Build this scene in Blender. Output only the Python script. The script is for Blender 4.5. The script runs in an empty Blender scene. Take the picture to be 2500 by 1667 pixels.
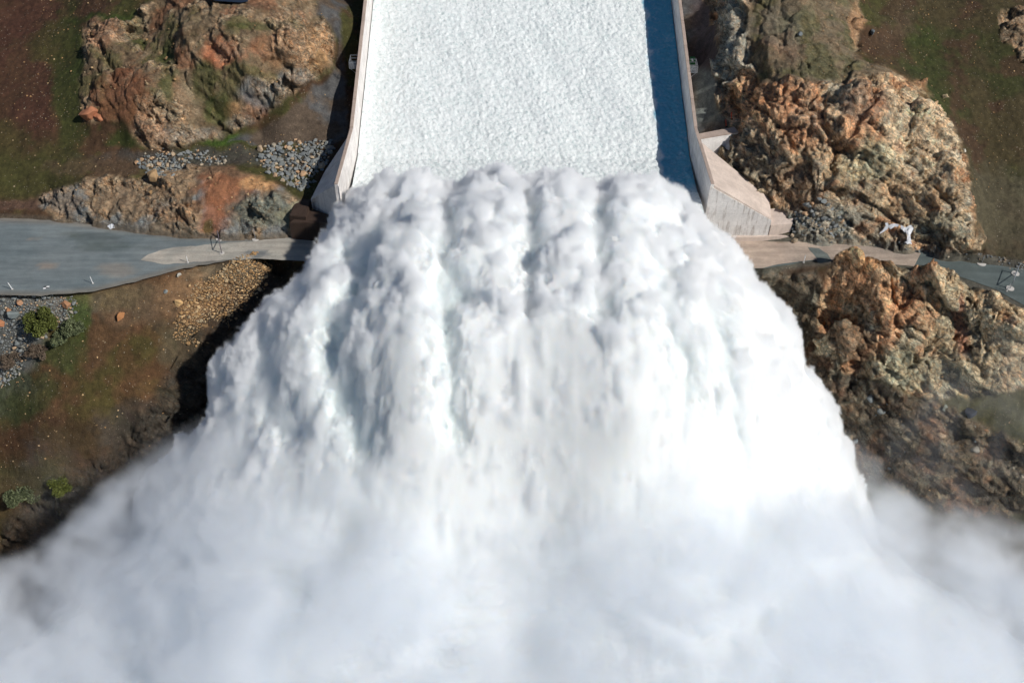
import bpy, bmesh, math, random, time
import numpy as np
from mathutils import Vector, Matrix
T0 = time.time()
rng = np.random.default_rng(7); random.seed(7)
scene = bpy.context.scene
COL = scene.collection

# ------------------------------------------------------------------ camera model (photo is 2500 x 1667)
FPX, CX, CY, CAMH = 2461.0, 1250.0, 833.5, 103.0
S2 = math.sqrt(.5)
def P(px, py, z):
    """world point at height z seen at photo pixel px,py (used only while laying things out on the ground)"""
    u = (px - CX) / FPX; v = (CY - py) / FPX
    D = (CAMH - z) / (S2 * (1 - v))
    return np.array([u * D, S2 * D * (1 + v), z])
def proj(X, Y, Z):
    D = S2 * (Y + (CAMH - Z)); v = S2 * (Y - (CAMH - Z)) / D
    return CX + X / D * FPX, CY - v * FPX

# ------------------------------------------------------------------ noise
_perm = np.random.default_rng(11).permutation(256).astype(np.int64); _perm = np.concatenate([_perm, _perm, _perm])
_g2 = np.stack([np.cos(np.arange(256) * 2.39996), np.sin(np.arange(256) * 2.39996)], 1)
_g3 = np.random.default_rng(3).normal(size=(256, 3)); _g3 /= np.linalg.norm(_g3, axis=1)[:, None]
def fade(t): return t * t * t * (t * (t * 6 - 15) + 10)
def pn2(x, y, seed=0):
    x = x + seed * 17.31; y = y - seed * 9.7
    xi = np.floor(x).astype(np.int64); yi = np.floor(y).astype(np.int64)
    xf = x - xi; yf = y - yi; u = fade(xf); v = fade(yf); xi &= 255; yi &= 255
    def g(i, j, fx, fy):
        h = _perm[_perm[(xi + i) & 255] + ((yi + j) & 255)]
        return _g2[h, 0] * fx + _g2[h, 1] * fy
    a = g(0, 0, xf, yf); b = g(1, 0, xf - 1, yf); c = g(0, 1, xf, yf - 1); d = g(1, 1, xf - 1, yf - 1)
    return ((a + u * (b - a)) * (1 - v) + (c + u * (d - c)) * v) * 1.5
def pn3(x, y, z):
    xi = np.floor(x).astype(np.int64); yi = np.floor(y).astype(np.int64); zi = np.floor(z).astype(np.int64)
    xf = x - xi; yf = y - yi; zf = z - zi; u = fade(xf); v = fade(yf); w = fade(zf)
    r = 0
    for i in (0, 1):
        for j in (0, 1):
            for k in (0, 1):
                h = _perm[_perm[_perm[(xi + i) & 255] + ((yi + j) & 255)] + ((zi + k) & 255)]
                g = _g3[h]; n = g[..., 0] * (xf - i) + g[..., 1] * (yf - j) + g[..., 2] * (zf - k)
                r = r + n * (u if i else 1 - u) * (v if j else 1 - v) * (w if k else 1 - w)
    return r * 1.5
def fbm2(x, y, s, o=4, seed=0, gain=.5):
    r = 0; a = 1; f = 1 / s
    for k in range(o):
        r = r + a * pn2(x * f, y * f, seed + k * 3); a *= gain; f *= 2.03
    return r
def ridge2(x, y, s, o=4, seed=0):
    r = 0; a = 1; f = 1 / s
    for k in range(o):
        r = r + a * (1 - 2 * np.abs(pn2(x * f, y * f, seed + k * 5))); a *= .5; f *= 2.1
    return r
def hash2(i, j, k):
    h = (i * 374761393 + j * 668265263 + k * 2147483647 + 1274126177) & 0xFFFFFFFF
    h = ((h ^ (h >> 13)) * 1274126177) & 0xFFFFFFFF
    return ((h ^ (h >> 16)) & 0xFFFFFF) / float(0xFFFFFF)
def facets(x, y, s, seed=0, tilt=.6):
    """broken-rock blocks: every cell is a tilted plane; returns height, crack mask, cell value"""
    x = x / s; y = y / s
    xi = np.floor(x).astype(np.int64); yi = np.floor(y).astype(np.int64)
    d1 = np.full(x.shape, 9.); d2 = np.full(x.shape, 9.); hh = np.zeros(x.shape); rr = np.zeros(x.shape)
    for di in (-1, 0, 1):
        for dj in (-1, 0, 1):
            ci = xi + di; cj = yi + dj
            px = ci + .15 + .7 * hash2(ci, cj, seed); py = cj + .15 + .7 * hash2(ci, cj, seed + 1)
            dx = x - px; dy = y - py; d = np.sqrt(dx * dx + dy * dy)
            r = hash2(ci, cj, seed + 2)
            h = (r - .5) + tilt * ((hash2(ci, cj, seed + 3) - .5) * dx + (hash2(ci, cj, seed + 4) - .5) * dy) * 2
            n = d < d1
            d2 = np.where(n, d1, np.minimum(d2, d)); hh = np.where(n, h, hh); rr = np.where(n, r, rr); d1 = np.where(n, d, d1)
    return hh * s, d2 - d1, rr
def hash3(i, j, k, s):
    h = (i * 374761393 + j * 668265263 + k * 1440662683 + s * 2147483647 + 1274126177) & 0xFFFFFFFF
    h = ((h ^ (h >> 13)) * 1274126177) & 0xFFFFFFFF
    return ((h ^ (h >> 16)) & 0xFFFFFF) / float(0xFFFFFF)
def facets3(x, y, z, s, seed=0, tilt=.6):
    x = x / s; y = y / s; z = z / s
    xi = np.floor(x).astype(np.int64); yi = np.floor(y).astype(np.int64); zi = np.floor(z).astype(np.int64)
    d1 = np.full(x.shape, 9.); d2 = np.full(x.shape, 9.); hh = np.zeros(x.shape); rr = np.zeros(x.shape)
    for di in (-1, 0, 1):
        for dj in (-1, 0, 1):
            for dk in (-1, 0, 1):
                ci = xi + di; cj = yi + dj; ck = zi + dk
                r = hash3(ci, cj, ck, seed); r2_ = hash3(ci, cj, ck, seed + 1); r3_ = hash3(ci, cj, ck, seed + 2)
                dx = x - (ci + .15 + .7 * r); dy = y - (cj + .15 + .7 * r2_); dz = z - (ck + .15 + .7 * r3_)
                d = np.sqrt(dx * dx + dy * dy + dz * dz); q = (r * 7.31 + r2_ * 3.77) % 1
                h = (q - .5) + tilt * ((r2_ - .5) * dx + (r3_ - .5) * dy + (r - .5) * dz) * 2
                n = d < d1
                d2 = np.where(n, d1, np.minimum(d2, d)); hh = np.where(n, h, hh); rr = np.where(n, q, rr); d1 = np.where(n, d, d1)
    return hh * s, d2 - d1, rr
def sst(a, b, x):
    t = np.clip((x - a) / (b - a), 0, 1); return t * t * (3 - 2 * t)
def poly_sd(px, py, poly):
    """signed distance (inside positive) to polygon"""
    inside = np.zeros(px.shape, bool); dm = np.full(px.shape, 1e9)
    n = len(poly)
    for i in range(n):
        x1, y1 = poly[i]; x2, y2 = poly[(i + 1) % n]
        ex, ey = x2 - x1, y2 - y1
        t = np.clip(((px - x1) * ex + (py - y1) * ey) / (ex * ex + ey * ey + 1e-9), 0, 1)
        dm = np.minimum(dm, (px - x1 - t * ex) ** 2 + (py - y1 - t * ey) ** 2)
        c = ((y1 > py) != (y2 > py)) & (px < (x2 - x1) * (py - y1) / (y2 - y1 + 1e-12) + x1)
        inside ^= c
    d = np.sqrt(dm)
    return np.where(inside, d, -d)
def lin(r, g, b, k=1.0):
    f = lambda c: (c / 255 / 12.92) if c / 255 < .04045 else ((c / 255 + .055) / 1.055) ** 2.4
    return np.array([f(r) * k, f(g) * k, f(b) * k])

# ------------------------------------------------------------------ object helpers
def tag(o, label=None, cat=None, group=None, kind=None):
    if label: o['label'] = label
    if cat: o['category'] = cat
    if group: o['group'] = group
    if kind: o['kind'] = kind
    return o
def mesh_obj(name, verts, faces, mat, parent=None, smooth=False, attrs=None):
    me = bpy.data.meshes.new(name)
    verts = np.asarray(verts, dtype=np.float32); 
    if isinstance(faces, np.ndarray):
        nf, k = faces.shape
        me.vertices.add(len(verts)); me.vertices.foreach_set('co', verts.ravel())
        me.loops.add(nf * k); me.loops.foreach_set('vertex_index', faces.astype(np.int32).ravel())
        me.polygons.add(nf); me.polygons.foreach_set('loop_start', np.arange(0, nf * k, k, dtype=np.int32))
        me.update(calc_edges=True)
    else:
        me.from_pydata([tuple(map(float, v)) for v in verts], [], [tuple(int(i) for i in f) for f in faces]); me.update()
    for nm, arr in (attrs or {}).items():
        if arr.ndim == 2:
            a = me.attributes.new(nm, 'FLOAT_COLOR', 'POINT')
            c = np.ones((len(verts), 4), np.float32); c[:, :3] = arr; a.data.foreach_set('color', c.ravel())
        else:
            a = me.attributes.new(nm, 'FLOAT', 'POINT'); a.data.foreach_set('value', arr.astype(np.float32))
    if smooth: me.polygons.foreach_set('use_smooth', np.ones(len(me.polygons), bool))
    if mat: me.materials.append(mat)
    o = bpy.data.objects.new(name, me); COL.objects.link(o)
    if parent: o.parent = parent
    return o
def empty(name, loc=(0, 0, 0), rz=0):
    o = bpy.data.objects.new(name, None); COL.objects.link(o); o.location = loc; o.rotation_euler.z = rz
    o.empty_display_size = .3; return o
class MB:
    def __init__(s): s.v = []; s.f = []
    def hexa(s, pts):          # 8 corner points: bottom 4 ccw, top 4 ccw
        n = len(s.v); s.v += [tuple(map(float, p)) for p in pts]
        for q in ((3, 2, 1, 0), (4, 5, 6, 7), (0, 1, 5, 4), (1, 2, 6, 5), (2, 3, 7, 6), (3, 0, 4, 7)): s.f.append(tuple(n + i for i in q))
        return s
    def box(s, x0, x1, y0, y1, z0, z1):
        return s.hexa([(x0, y0, z0), (x1, y0, z0), (x1, y1, z0), (x0, y1, z0), (x0, y0, z1), (x1, y0, z1), (x1, y1, z1), (x0, y1, z1)])
    def tube(s, a, b, r, n=8, r2=None):
        a = Vector(a); b = Vector(b); d = (b - a).normalized(); r2 = r if r2 is None else r2
        up = Vector((0, 0, 1)) if abs(d.z) < .9 else Vector((1, 0, 0)); x = d.cross(up).normalized(); y = d.cross(x)
        n0 = len(s.v)
        for c, rr in ((a, r), (b, r2)):
            for i in range(n):
                t = 2 * math.pi * i / n; s.v.append(tuple(c + x * (rr * math.cos(t)) + y * (rr * math.sin(t))))
        for i in range(n): s.f.append((n0 + i, n0 + (i + 1) % n, n0 + n + (i + 1) % n, n0 + n + i))
        s.f.append(tuple(n0 + i for i in range(n))[::-1]); s.f.append(tuple(n0 + n + i for i in range(n))); return s
    def build(s, name, mat, parent=None, smooth=False, bevel=0):
        o = mesh_obj(name, s.v, s.f, mat, parent, smooth)
        bm = bmesh.new(); bm.from_mesh(o.data); bmesh.ops.recalc_face_normals(bm, faces=bm.faces)
        if bevel: bmesh.ops.bevel(bm, geom=bm.edges[:], offset=bevel, segments=2, affect='EDGES', clamp_overlap=True)
        bm.to_mesh(o.data); bm.free(); return o

# ------------------------------------------------------------------ material helpers
class NT:
    def __init__(s, name):
        s.m = bpy.data.materials.new(name); s.m.use_nodes = True; s.t = s.m.node_tree; s.t.nodes.clear()
        s.out = s.t.nodes.new('ShaderNodeOutputMaterial')
    def n(s, typ, **kw):
        nd = s.t.nodes.new('ShaderNode' + typ)
        for k, v in kw.items():
            if k in nd.inputs: s.set(nd, k, v)
            else: setattr(nd, k, v)
        return nd
    def set(s, nd, k, v):
        if isinstance(v, bpy.types.NodeSocket): s.t.links.new(v, nd.inputs[k])
        else: nd.inputs[k].default_value = v
    def math(s, op, a, b=0.0, c=None):
        nd = s.t.nodes.new('ShaderNodeMath'); nd.operation = op
        s.set(nd, 0, a); s.set(nd, 1, b)
        if c is not None: s.set(nd, 2, c)
        return nd.outputs[0]
    def ramp(s, fac, stops, interp='LINEAR'):
        nd = s.t.nodes.new('ShaderNodeValToRGB'); e = nd.color_ramp.elements; nd.color_ramp.interpolation = interp
        for i, (p, c) in enumerate(stops):
            el = e[i] if i < 2 else e.new(p)
            el.position = p; el.color = tuple(c) + (1,) if hasattr(c, '__len__') else (c, c, c, 1)
        s.t.links.new(fac, nd.inputs[0]); return nd.outputs[0]
    def mix(s, fac, a, b, mode='MIX'):
        nd = s.t.nodes.new('ShaderNodeMix'); nd.data_type = 'RGBA'; nd.blend_type = mode; nd.clamp_factor = True
        s.set(nd, 0, fac)
        for i, v in ((6, a), (7, b)):
            if isinstance(v, bpy.types.NodeSocket): s.t.links.new(v, nd.inputs[i])
            else: nd.inputs[i].default_value = (tuple(v) + (1,))[:4]
        return nd.outputs[2]
    def noise(s, vec, scale, detail=4, rough=.55, dist=0, out=0):
        nd = s.n('TexNoise', Scale=scale, Detail=detail, Roughness=rough, Distortion=dist)
        if vec is not None: s.t.links.new(vec, nd.inputs['Vector'])
        return nd.outputs[out]
    def voro(s, vec, scale, feature='F1', out='Distance', rnd=1.0):
        nd = s.t.nodes.new('ShaderNodeTexVoronoi'); nd.feature = feature
        if out == 'Color': nd.distance = 'CHEBYCHEV'
        nd.inputs['Scale'].default_value = scale; nd.inputs['Randomness'].default_value = rnd
        s.t.links.new(vec, nd.inputs['Vector']); return nd.outputs[out]
    def bump(s, h, strength=.5, dist=.1, normal=None):
        nd = s.n('Bump', Strength=strength, Distance=dist, Height=h)
        if normal is not None: s.t.links.new(normal, nd.inputs['Normal'])
        return nd.outputs[0]
    def bsdf(s, color, rough=.8, normal=None, **kw):
        b = s.n('BsdfPrincipled'); s.set(b, 'Base Color', color if isinstance(color, bpy.types.NodeSocket) else (tuple(color) + (1,))[:4]); s.set(b, 'Roughness', rough)
        b.inputs['Specular IOR Level'].default_value = .25
        if normal is not None: s.t.links.new(normal, b.inputs['Normal'])
        for k, v in kw.items(): s.set(b, k, v)
        s.t.links.new(b.outputs[0], s.out.inputs['Surface']); return b

def plain(name, color, rough=.7, var=.15, scale=6, metal=0):
    t = NT(name); co = t.n('TexCoord').outputs['Object']
    nz = t.noise(co, scale, 4)
    c = t.mix(t.math('MULTIPLY', nz, 1.0), tuple(np.array(color) * (1 - var)), tuple(np.array(color) * (1 + var)))
    t.bsdf(c, rough, t.bump(nz, .15, .02), Metallic=metal); return t.m

def terrain_mat():
    t = NT('earth_and_rock'); pos = t.n('NewGeometry').outputs['Position']
    col = t.n('Attribute', attribute_name='col').outputs['Color']
    rock = t.n('Attribute', attribute_name='rock').outputs['Fac']
    peb = t.n('Attribute', attribute_name='peb').outputs['Fac']
    n1 = t.noise(pos, 1.1, 6, .65); n2 = t.noise(pos, 6, 4, .7); n3 = t.noise(pos, .35, 3, .5)
    f = t.math('ADD', t.math('MULTIPLY', n1, .9), t.math('MULTIPLY', n2, 1.0))      # ~0.95 mean
    c = t.mix(1, col, t.ramp(t.math('MULTIPLY', f, .5), [(.30, (.45, .44, .42)), (.48, (1, 1, 1)), (.66, (1.75, 1.7, 1.6))]), 'MULTIPLY')
    # rock: warm iron and cool grey veins
    hue = t.noise(pos, .8, 5, .7, 1.5)
    warm = t.ramp(hue, [(.38, (.75, .9, 1.0)), (.5, (1, 1, 1)), (.62, (1.18, .97, .80))])
    c = t.mix(t.math('MULTIPLY', rock, .8), c, t.mix(1, c, warm, 'MULTIPLY'))
    # cracks in rock, stretched along the bedding
    t1 = Vector((.85, -.25, -.45)).normalized(); nb = Vector((.35, -.45, .82)); nb = (nb - t1 * nb.dot(t1)).normalized(); t2 = nb.cross(t1)
    mr = t.n('Mapping', Rotation=tuple(Matrix((t1, t2, nb)).to_euler())); t.t.links.new(pos, mr.inputs['Vector'])
    mp = t.n('Mapping', Scale=(.5, 1.0, 1.7)); t.t.links.new(mr.outputs[0], mp.inputs['Vector'])
    nzc = t.n('TexNoise', Scale=.9, Detail=5); t.t.links.new(pos, nzc.inputs['Vector'])
    wv = t.n('VectorMath', operation='MULTIPLY_ADD'); t.t.links.new(nzc.outputs['Color'], wv.inputs[0]); wv.inputs[1].default_value = (.5, .5, .5); t.t.links.new(mp.outputs[0], wv.inputs[2])
    ms_ = t.n('Mapping', Scale=(.22, 1.1, 2.6)); t.t.links.new(mr.outputs[0], ms_.inputs['Vector']); strat = t.noise(ms_.outputs[0], 1.1, 6, .7, .5)
    cr1 = t.voro(wv.outputs[0], .75, 'DISTANCE_TO_EDGE'); cr2 = t.voro(wv.outputs[0], 2.1, 'DISTANCE_TO_EDGE')
    crack = t.math('MULTIPLY', t.ramp(cr1, [(0, 0), (.035, 1)]), t.ramp(cr2, [(0, .45), (.05, 1)]))
    c = t.mix(t.math('MULTIPLY', rock, t.math('MULTIPLY', t.math('SUBTRACT', 1.0, crack), .65)), c, (.03, .022, .016))
    v1 = t.n('SeparateColor', Color=t.voro(wv.outputs[0], 1.5, 'F1', 'Color')).outputs[0]; v2 = t.n('SeparateColor', Color=t.voro(wv.outputs[0], 4.5, 'F1', 'Color')).outputs[1]
    blk = t.math('ADD', t.math('MULTIPLY', v1, .5), t.math('MULTIPLY', v2, .5))
    c = t.mix(rock, c, t.mix(1, c, t.ramp(blk, [(.15, (.75, .74, .73)), (.5, (1, 1, 1)), (.85, (1.25, 1.23, 1.2))]), 'MULTIPLY'))
    c = t.mix(rock, c, t.mix(1, c, t.ramp(strat, [(.30, (.42, .40, .38)), (.48, (1, 1, 1)), (.66, (1.5, 1.47, 1.4))]), 'MULTIPLY'))
    # small pale stones lying in the grass and soil
    vo = t.t.nodes.new('ShaderNodeTexVoronoi'); vo.inputs['Scale'].default_value = 2.6; t.t.links.new(pos, vo.inputs['Vector'])
    sel = t.math('GREATER_THAN', t.n('SeparateColor', Color=vo.outputs['Color']).outputs[0], .80)
    dot = t.math('MULTIPLY', t.math('LESS_THAN', vo.outputs['Distance'], .20), sel)
    dot = t.math('MULTIPLY', dot, peb)
    c = t.mix(t.math('MULTIPLY', dot, .85), c, (.36, .31, .24))
    h = t.math('MULTIPLY', t.math('ADD', t.math('MULTIPLY', n1, .8), t.math('MULTIPLY', n2, .35)), t.math('SUBTRACT', 1.0, t.math('MULTIPLY', rock, .72)))
    h = t.math('ADD', h, t.math('MULTIPLY', t.math('MULTIPLY', crack, rock), .6)); h = t.math('ADD', h, t.math('MULTIPLY', t.math('MULTIPLY', t.math('ADD', blk, t.math('MULTIPLY', strat, 1.6)), rock), .5))
    h = t.math('ADD', h, t.math('MULTIPLY', dot, .35))
    t.bsdf(c, .92, t.bump(h, .85, .35)); t.m.node_tree.nodes
    return t.m
M = {}
M['terrain'] = terrain_mat()

def road_mat(name, base, spot, rough=.95):
    t = NT(name); pos = t.n('NewGeometry').outputs['Position']
    col = t.n('Attribute', attribute_name='col').outputs['Color']
    n1 = t.noise(pos, .12, 6, .6, .8); n2 = t.noise(pos, 9, 3, .8); n3 = t.noise(pos, .6, 5, .65)
    mp = t.n('Mapping', Scale=(.10, .8, 1)); t.t.links.new(pos, mp.inputs['Vector'])
    st = t.noise(mp.outputs[0], 1, 5, .6)
    c = t.mix(1, col, t.ramp(n1, [(.35, (.88, .9, .9)), (.65, (1.12, 1.08, 1.05))]), 'MULTIPLY')
    c = t.mix(1, c, t.ramp(n3, [(.3, (.9, .9, .9)), (.7, (1.1, 1.1, 1.1))]), 'MULTIPLY')
    c = t.mix(1, c, t.ramp(st, [(.3, (.76, .76, .77)), (.7, (1.2, 1.19, 1.17))]), 'MULTIPLY')
    c = t.mix(1, c, t.ramp(n2, [(.25, (.62, .62, .62)), (.75, (1.45, 1.43, 1.4))]), 'MULTIPLY')
    t.bsdf(c, rough, t.bump(n2, .4, .05)); return t.m
M['road'] = road_mat('gravel_road', (0, 0, 0), 0)

def concrete(name, base, stain=.5, seam=None):
    t = NT(name); pos = t.n('NewGeometry').outputs['Position']
    n1 = t.noise(pos, .5, 6, .65); n2 = t.noise(pos, 5, 4, .7)
    mp = t.n('Mapping', Scale=(1.6, 1.6, .25)); t.t.links.new(pos, mp.inputs['Vector'])
    dr = t.noise(mp.outputs[0], 1, 5, .7)
    b = np.array(base)
    c = t.mix(t.ramp(n1, [(.35, 0), (.65, 1)]), tuple(b * .86), tuple(b * 1.1))
    c = t.mix(1, c, t.ramp(n2, [(.2, (.85, .85, .85)), (.8, (1.12, 1.12, 1.12))]), 'MULTIPLY')
    c = t.mix(t.math('MULTIPLY', t.ramp(dr, [(.50, 0), (.68, 1)]), stain), c, tuple(b * np.array([.42, .36, .32])))
    # formwork joints
    sx = t.n('SeparateXYZ', Vector=pos)
    def line(sock, per, w):
        f = t.math('FRACT', t.math('DIVIDE', sock, per)); return t.math('LESS_THAN', f, w / per)
    ln = t.math('MAXIMUM', line(sx.outputs[1], 6.1, .07), line(t.math('ADD', sx.outputs[2], 50.0), 2.4, .05))
    ln = t.math('MULTIPLY', ln, .4 if seam is None else seam)
    c = t.mix(ln, c, tuple(b * .45))
    t.bsdf(c, .85, t.bump(t.math('SUBTRACT', n2, t.math('MULTIPLY', ln, 1.0)), .3, .05)); return t.m
M['wall'] = concrete('wall_concrete', lin(226, 221, 217), .30)
M['cap'] = concrete('coping_concrete', lin(178, 160, 148), .2, .15)
M['beige'] = concrete('beige_concrete', lin(206, 190, 178), .18, .12); M['bright'] = concrete('pale_new_concrete', lin(234, 230, 226), .12, .10)
M['stained'] = concrete('stained_concrete', lin(222, 218, 214), .95, .25)
M['dark_brown'] = concrete('dark_brown_concrete', lin(70, 56, 48), .5, .2)  # dark brown tone for the left end block and footing
M['steel'] = plain('galvanised_steel', (.42, .44, .46), .45, .1, 5, .6)
M['white'] = plain('white_paint', (.85, .85, .84), .5, .05)
M['black'] = plain('black_paint', (.02, .02, .022), .6)
M['green'] = plain('green_panel_paint', (.02, .12, .035), .6, .3, 2)
M['orange'] = plain('orange_plastic', (.75, .10, .03), .5)
M['pad'] = plain('pale_concrete_pad', (.55, .52, .48), .8, .12)
M['dark_steel'] = plain('weathered_steel', (.20, .17, .19), .6, .15, 4, .3)
M['tarp'] = plain('white_tarpaulin', (.75, .76, .78), .6, .08, 3)

# ------------------------------------------------------------------ terrain height
def wall_top(Y): return 10.8 + .249 * np.maximum(np.asarray(Y, float) - 140.8, 0)
WXL, WXR, CHW_END, FREE = -26.5, 30.3, 126.2, 5.5
CP = [
 # left meadow and mound
 (0,-60,18),(0,0,15),(0,150,11),(0,300,7),(0,420,3.5),(0,490,.8),(150,0,15.5),(140,150,11.3),(150,300,7.3),(150,420,3.8),(120,480,1.2),
 (250,-60,20),(500,-60,24),(700,-60,24),(820,-60,18),
 (230,60,16.3),(330,20,18.5),(450,70,20.5),(540,5,21.6),(600,60,21.5),(700,80,21),(200,120,13.4),(200,220,10.5),(180,330,6.4),
 (250,90,17),(360,190,15.5),(430,280,10.8),(340,95,15.3),(410,150,15.3),(480,230,12.4),(530,300,8.6),(240,200,13),(215,290,8.6),
 (300,270,11.2),(300,340,6.4),(380,330,8.2),(450,110,19),(520,170,16.4),(600,160,18.2),(680,160,17.6),(560,230,13.2),(640,220,14),
 (790,120,16.2),(740,180,14),(650,265,10.3),(580,305,8.6),(820,60,16.8),
 (818,170,11.2),(780,215,10),(705,270,8.4),(640,320,7.1),(480,360,5.8),(390,375,5.4),
 (830,0,15),(812,150,11),(795,300,7.8),(740,310,7.6),(620,350,6.4),(700,400,5.2),(760,430,4.6),(800,360,6.4),(720,450,3.9),(650,375,5.9),
 (560,390,5.6),(450,395,4.9),(340,395,4.8),(400,425,4.2),(300,400,4.4),
 (130,478,2.4),(200,445,3.9),(300,432,4.2),(380,452,4.4),(500,430,5.8),(580,430,6.4),(690,462,5.4),(735,495,4.2),
 (120,525,.2),(200,548,.2),(300,565,.2),(400,575,.2),(500,580,.2),(600,585,.2),(700,582,.2),(745,570,.2),
 (300,505,2.4),(420,520,2.4),(500,505,3.6),(640,500,4.4),(600,545,1.8),(700,530,2.6),
 (0,530,0),(0,600,0),(0,690,0),(200,570,0),(200,690,0),(400,600,0),(400,650,0),(600,600,0),(600,628,0),(700,605,0),(760,600,0),
 (0,745,-1.8),(100,745,-1.8),(200,722,-1.1),(300,692,-.6),(450,655,-.5),(590,642,-.4),(660,655,-1.4),
 (30,850,-8.5),(10,950,-13),(120,820,-6),(200,800,-4.6),(350,750,-3),(500,720,-3.2),(560,750,-5.2),(600,705,-3.2),(640,720,-4.4),(480,800,-6.2),
 (300,900,-9),(400,850,-7.6),(450,900,-12),(150,950,-10.6),(90,930,-10.4),(100,1100,-18),(0,1100,-21),(250,1050,-15),(350,1000,-13.5),(420,1000,-15.5),
 (0,1250,-29),(150,1230,-27),(300,1130,-23),(60,1330,-34),(480,980,-15.5),(520,850,-10),(600,780,-7),(680,690,-5.5),(740,640,-.6),
 # gorge under the spray
 (500,1150,-28),(200,1400,-42),(0,1667,-46),(800,1300,-46),(900,700,-3),(1200,700,-3),(1500,700,-3),(1700,700,-3),(900,630,-.2),(1250,630,-.2),(1700,630,-.2),(1000,900,-21),(1500,900,-21),(1000,1100,-38),(1500,1100,-38),
 (1000,1500,-48),(2000,1500,-48),(1800,900,-20),(1500,1300,-47),(1250,1200,-46),(2500,1667,-48),(1250,1667,-48),
 # right of the chute
 (1720,-60,17.5),(1715,0,15),(1725,150,11),(1745,290,7.8),(1775,300,7.6),(1740,60,13.4),
 (1775,30,20.3),(1775,115,17.2),(1795,170,15.8),(1775,235,13),(1810,285,11.4),(1780,340,7.2),(1820,345,9.8),
 (1850,50,21.6),(1900,150,18.6),(1950,60,22),(2050,60,21),(2090,120,18.6),(1980,180,18.2),(2050,200,17.6),(2000,0,23),(1850,-60,25),(2100,-60,23),(2300,-60,19),(2500,-60,18),
 (2200,60,17.4),(2140,30,18),(2170,100,16.2),(2250,100,15.8),(2400,100,15),(2500,130,14.4),(2480,60,16.6),
 (1850,250,14.5),(1950,250,16.2),(2060,230,17),(2150,200,17.7),(2225,215,16.2),(2280,280,14.6),(2320,350,12.2),(2340,400,10.7),(2358,480,7.8),(2375,560,4.8),
 (2250,165,14.6),(2310,230,12.8),(2355,320,9.6),(2385,400,7.2),(2400,480,5.0),(2415,560,2.8),(2430,612,.8),(2500,220,11.6),(2500,350,8.2),(2500,500,4.2),(2500,630,.6),
 (1900,320,13),(2000,320,14.2),(2100,300,15),(2200,320,13.8),(1860,380,10.2),(2000,420,10.6),(2150,420,10.2),(2250,420,9.8),(1900,450,7.2),(1960,500,5.4),(2050,520,4.2),(2150,530,4.4),(2250,545,4.4),(2330,565,4),
 (1960,588,.3),(2050,594,.3),(2150,602,.3),(2250,614,.3),(2350,632,.3),
 (1760,400,6),(1800,420,6.4),(1850,460,5.2),(1895,505,3.4),(1930,515,3),
 (1850,610,0),(1800,600,0),(1950,618,0),(2100,608,0),(2250,630,0),(2400,660,0),(2500,680,0),(2500,730,0),(1790,630,0),(1840,648,-.1),(1950,655,-.5),
 (2050,628,2.2),(2100,635,3.2),(2140,640,2.8),(2190,662,1.8),(2215,675,1.2),(2270,668,2.4),(2350,700,1.9),(2430,735,1.5),(2500,765,.8),
 (2046,700,-1),(2062,780,-4),(2080,850,-7),(2120,905,-10),(2200,720,-.8),(2200,800,-4.5),(2250,935,-11),(2350,800,-4),(2350,940,-10.5),(2500,850,-4.5),(2480,940,-9.5),
 (2015,700,-2),(2015,780,-8.5),(1995,840,-14),(1960,700,-2.6),(1900,665,-.9),(1865,668,-.8),(1930,850,-15),(2010,900,-18.5),(2070,955,-16),
 (2400,1000,-13),(2500,985,-11.5),(2500,1060,-14.5),(2400,1050,-15.5),(2200,1000,-14.5),(2100,1000,-17),(2200,1100,-20),(2300,1120,-19.5),(2500,1150,-19.5),(2150,1150,-25),(2400,1250,-27),(2500,1400,-34)]
cpw = np.array([P(*c) for c in CP])
ex = []
for X, Y, Z in [(-400,600,110),(0,600,120),(400,600,110),(-400,300,45),(400,300,45),(0,300,52),(-400,130,-2),(400,130,-2),(-400,60,-30),(400,60,-30),(-150,60,-35),(150,60,-38),(0,0,-50),(-400,-200,-50),(400,-200,-50),(0,-200,-50),(-150,0,-50),(150,0,-50),(-150,130,0),(150,130,0),(-150,160,9),(150,160,9),(-60,220,33),(60,220,33),(-10,160,9),(-10,180,14),(15,160,9),(15,180,14),(0,220,24),(-10,140,4),(15,140,4)]:
    ex.append((X, Y, Z))
cpw = np.vstack([cpw, np.array(ex, float)])
A = np.sqrt(((cpw[:, None, :2] - cpw[None, :, :2]) ** 2).sum(-1) + .5)
n = len(cpw); A2 = np.zeros((n + 3, n + 3)); A2[:n, :n] = A - np.eye(n) * .4
Q = np.hstack([np.ones((n, 1)), cpw[:, :2] / 100]); A2[:n, n:] = Q; A2[n:, :n] = Q.T
RW = np.linalg.solve(A2, np.concatenate([cpw[:, 2], np.zeros(3)]))
def base_h(X, Y):
    sh = X.shape; x = X.ravel(); y = Y.ravel(); out = np.empty(x.shape)
    for i in range(0, len(x), 40000):
        s = slice(i, i + 40000)
        r = np.sqrt((x[s, None] - cpw[None, :, 0]) ** 2 + (y[s, None] - cpw[None, :, 1]) ** 2 + .5)
        out[s] = r @ RW[:n] + RW[n] + RW[n + 1] * x[s] / 100 + RW[n + 2] * y[s] / 100
    return out.reshape(sh)

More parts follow.
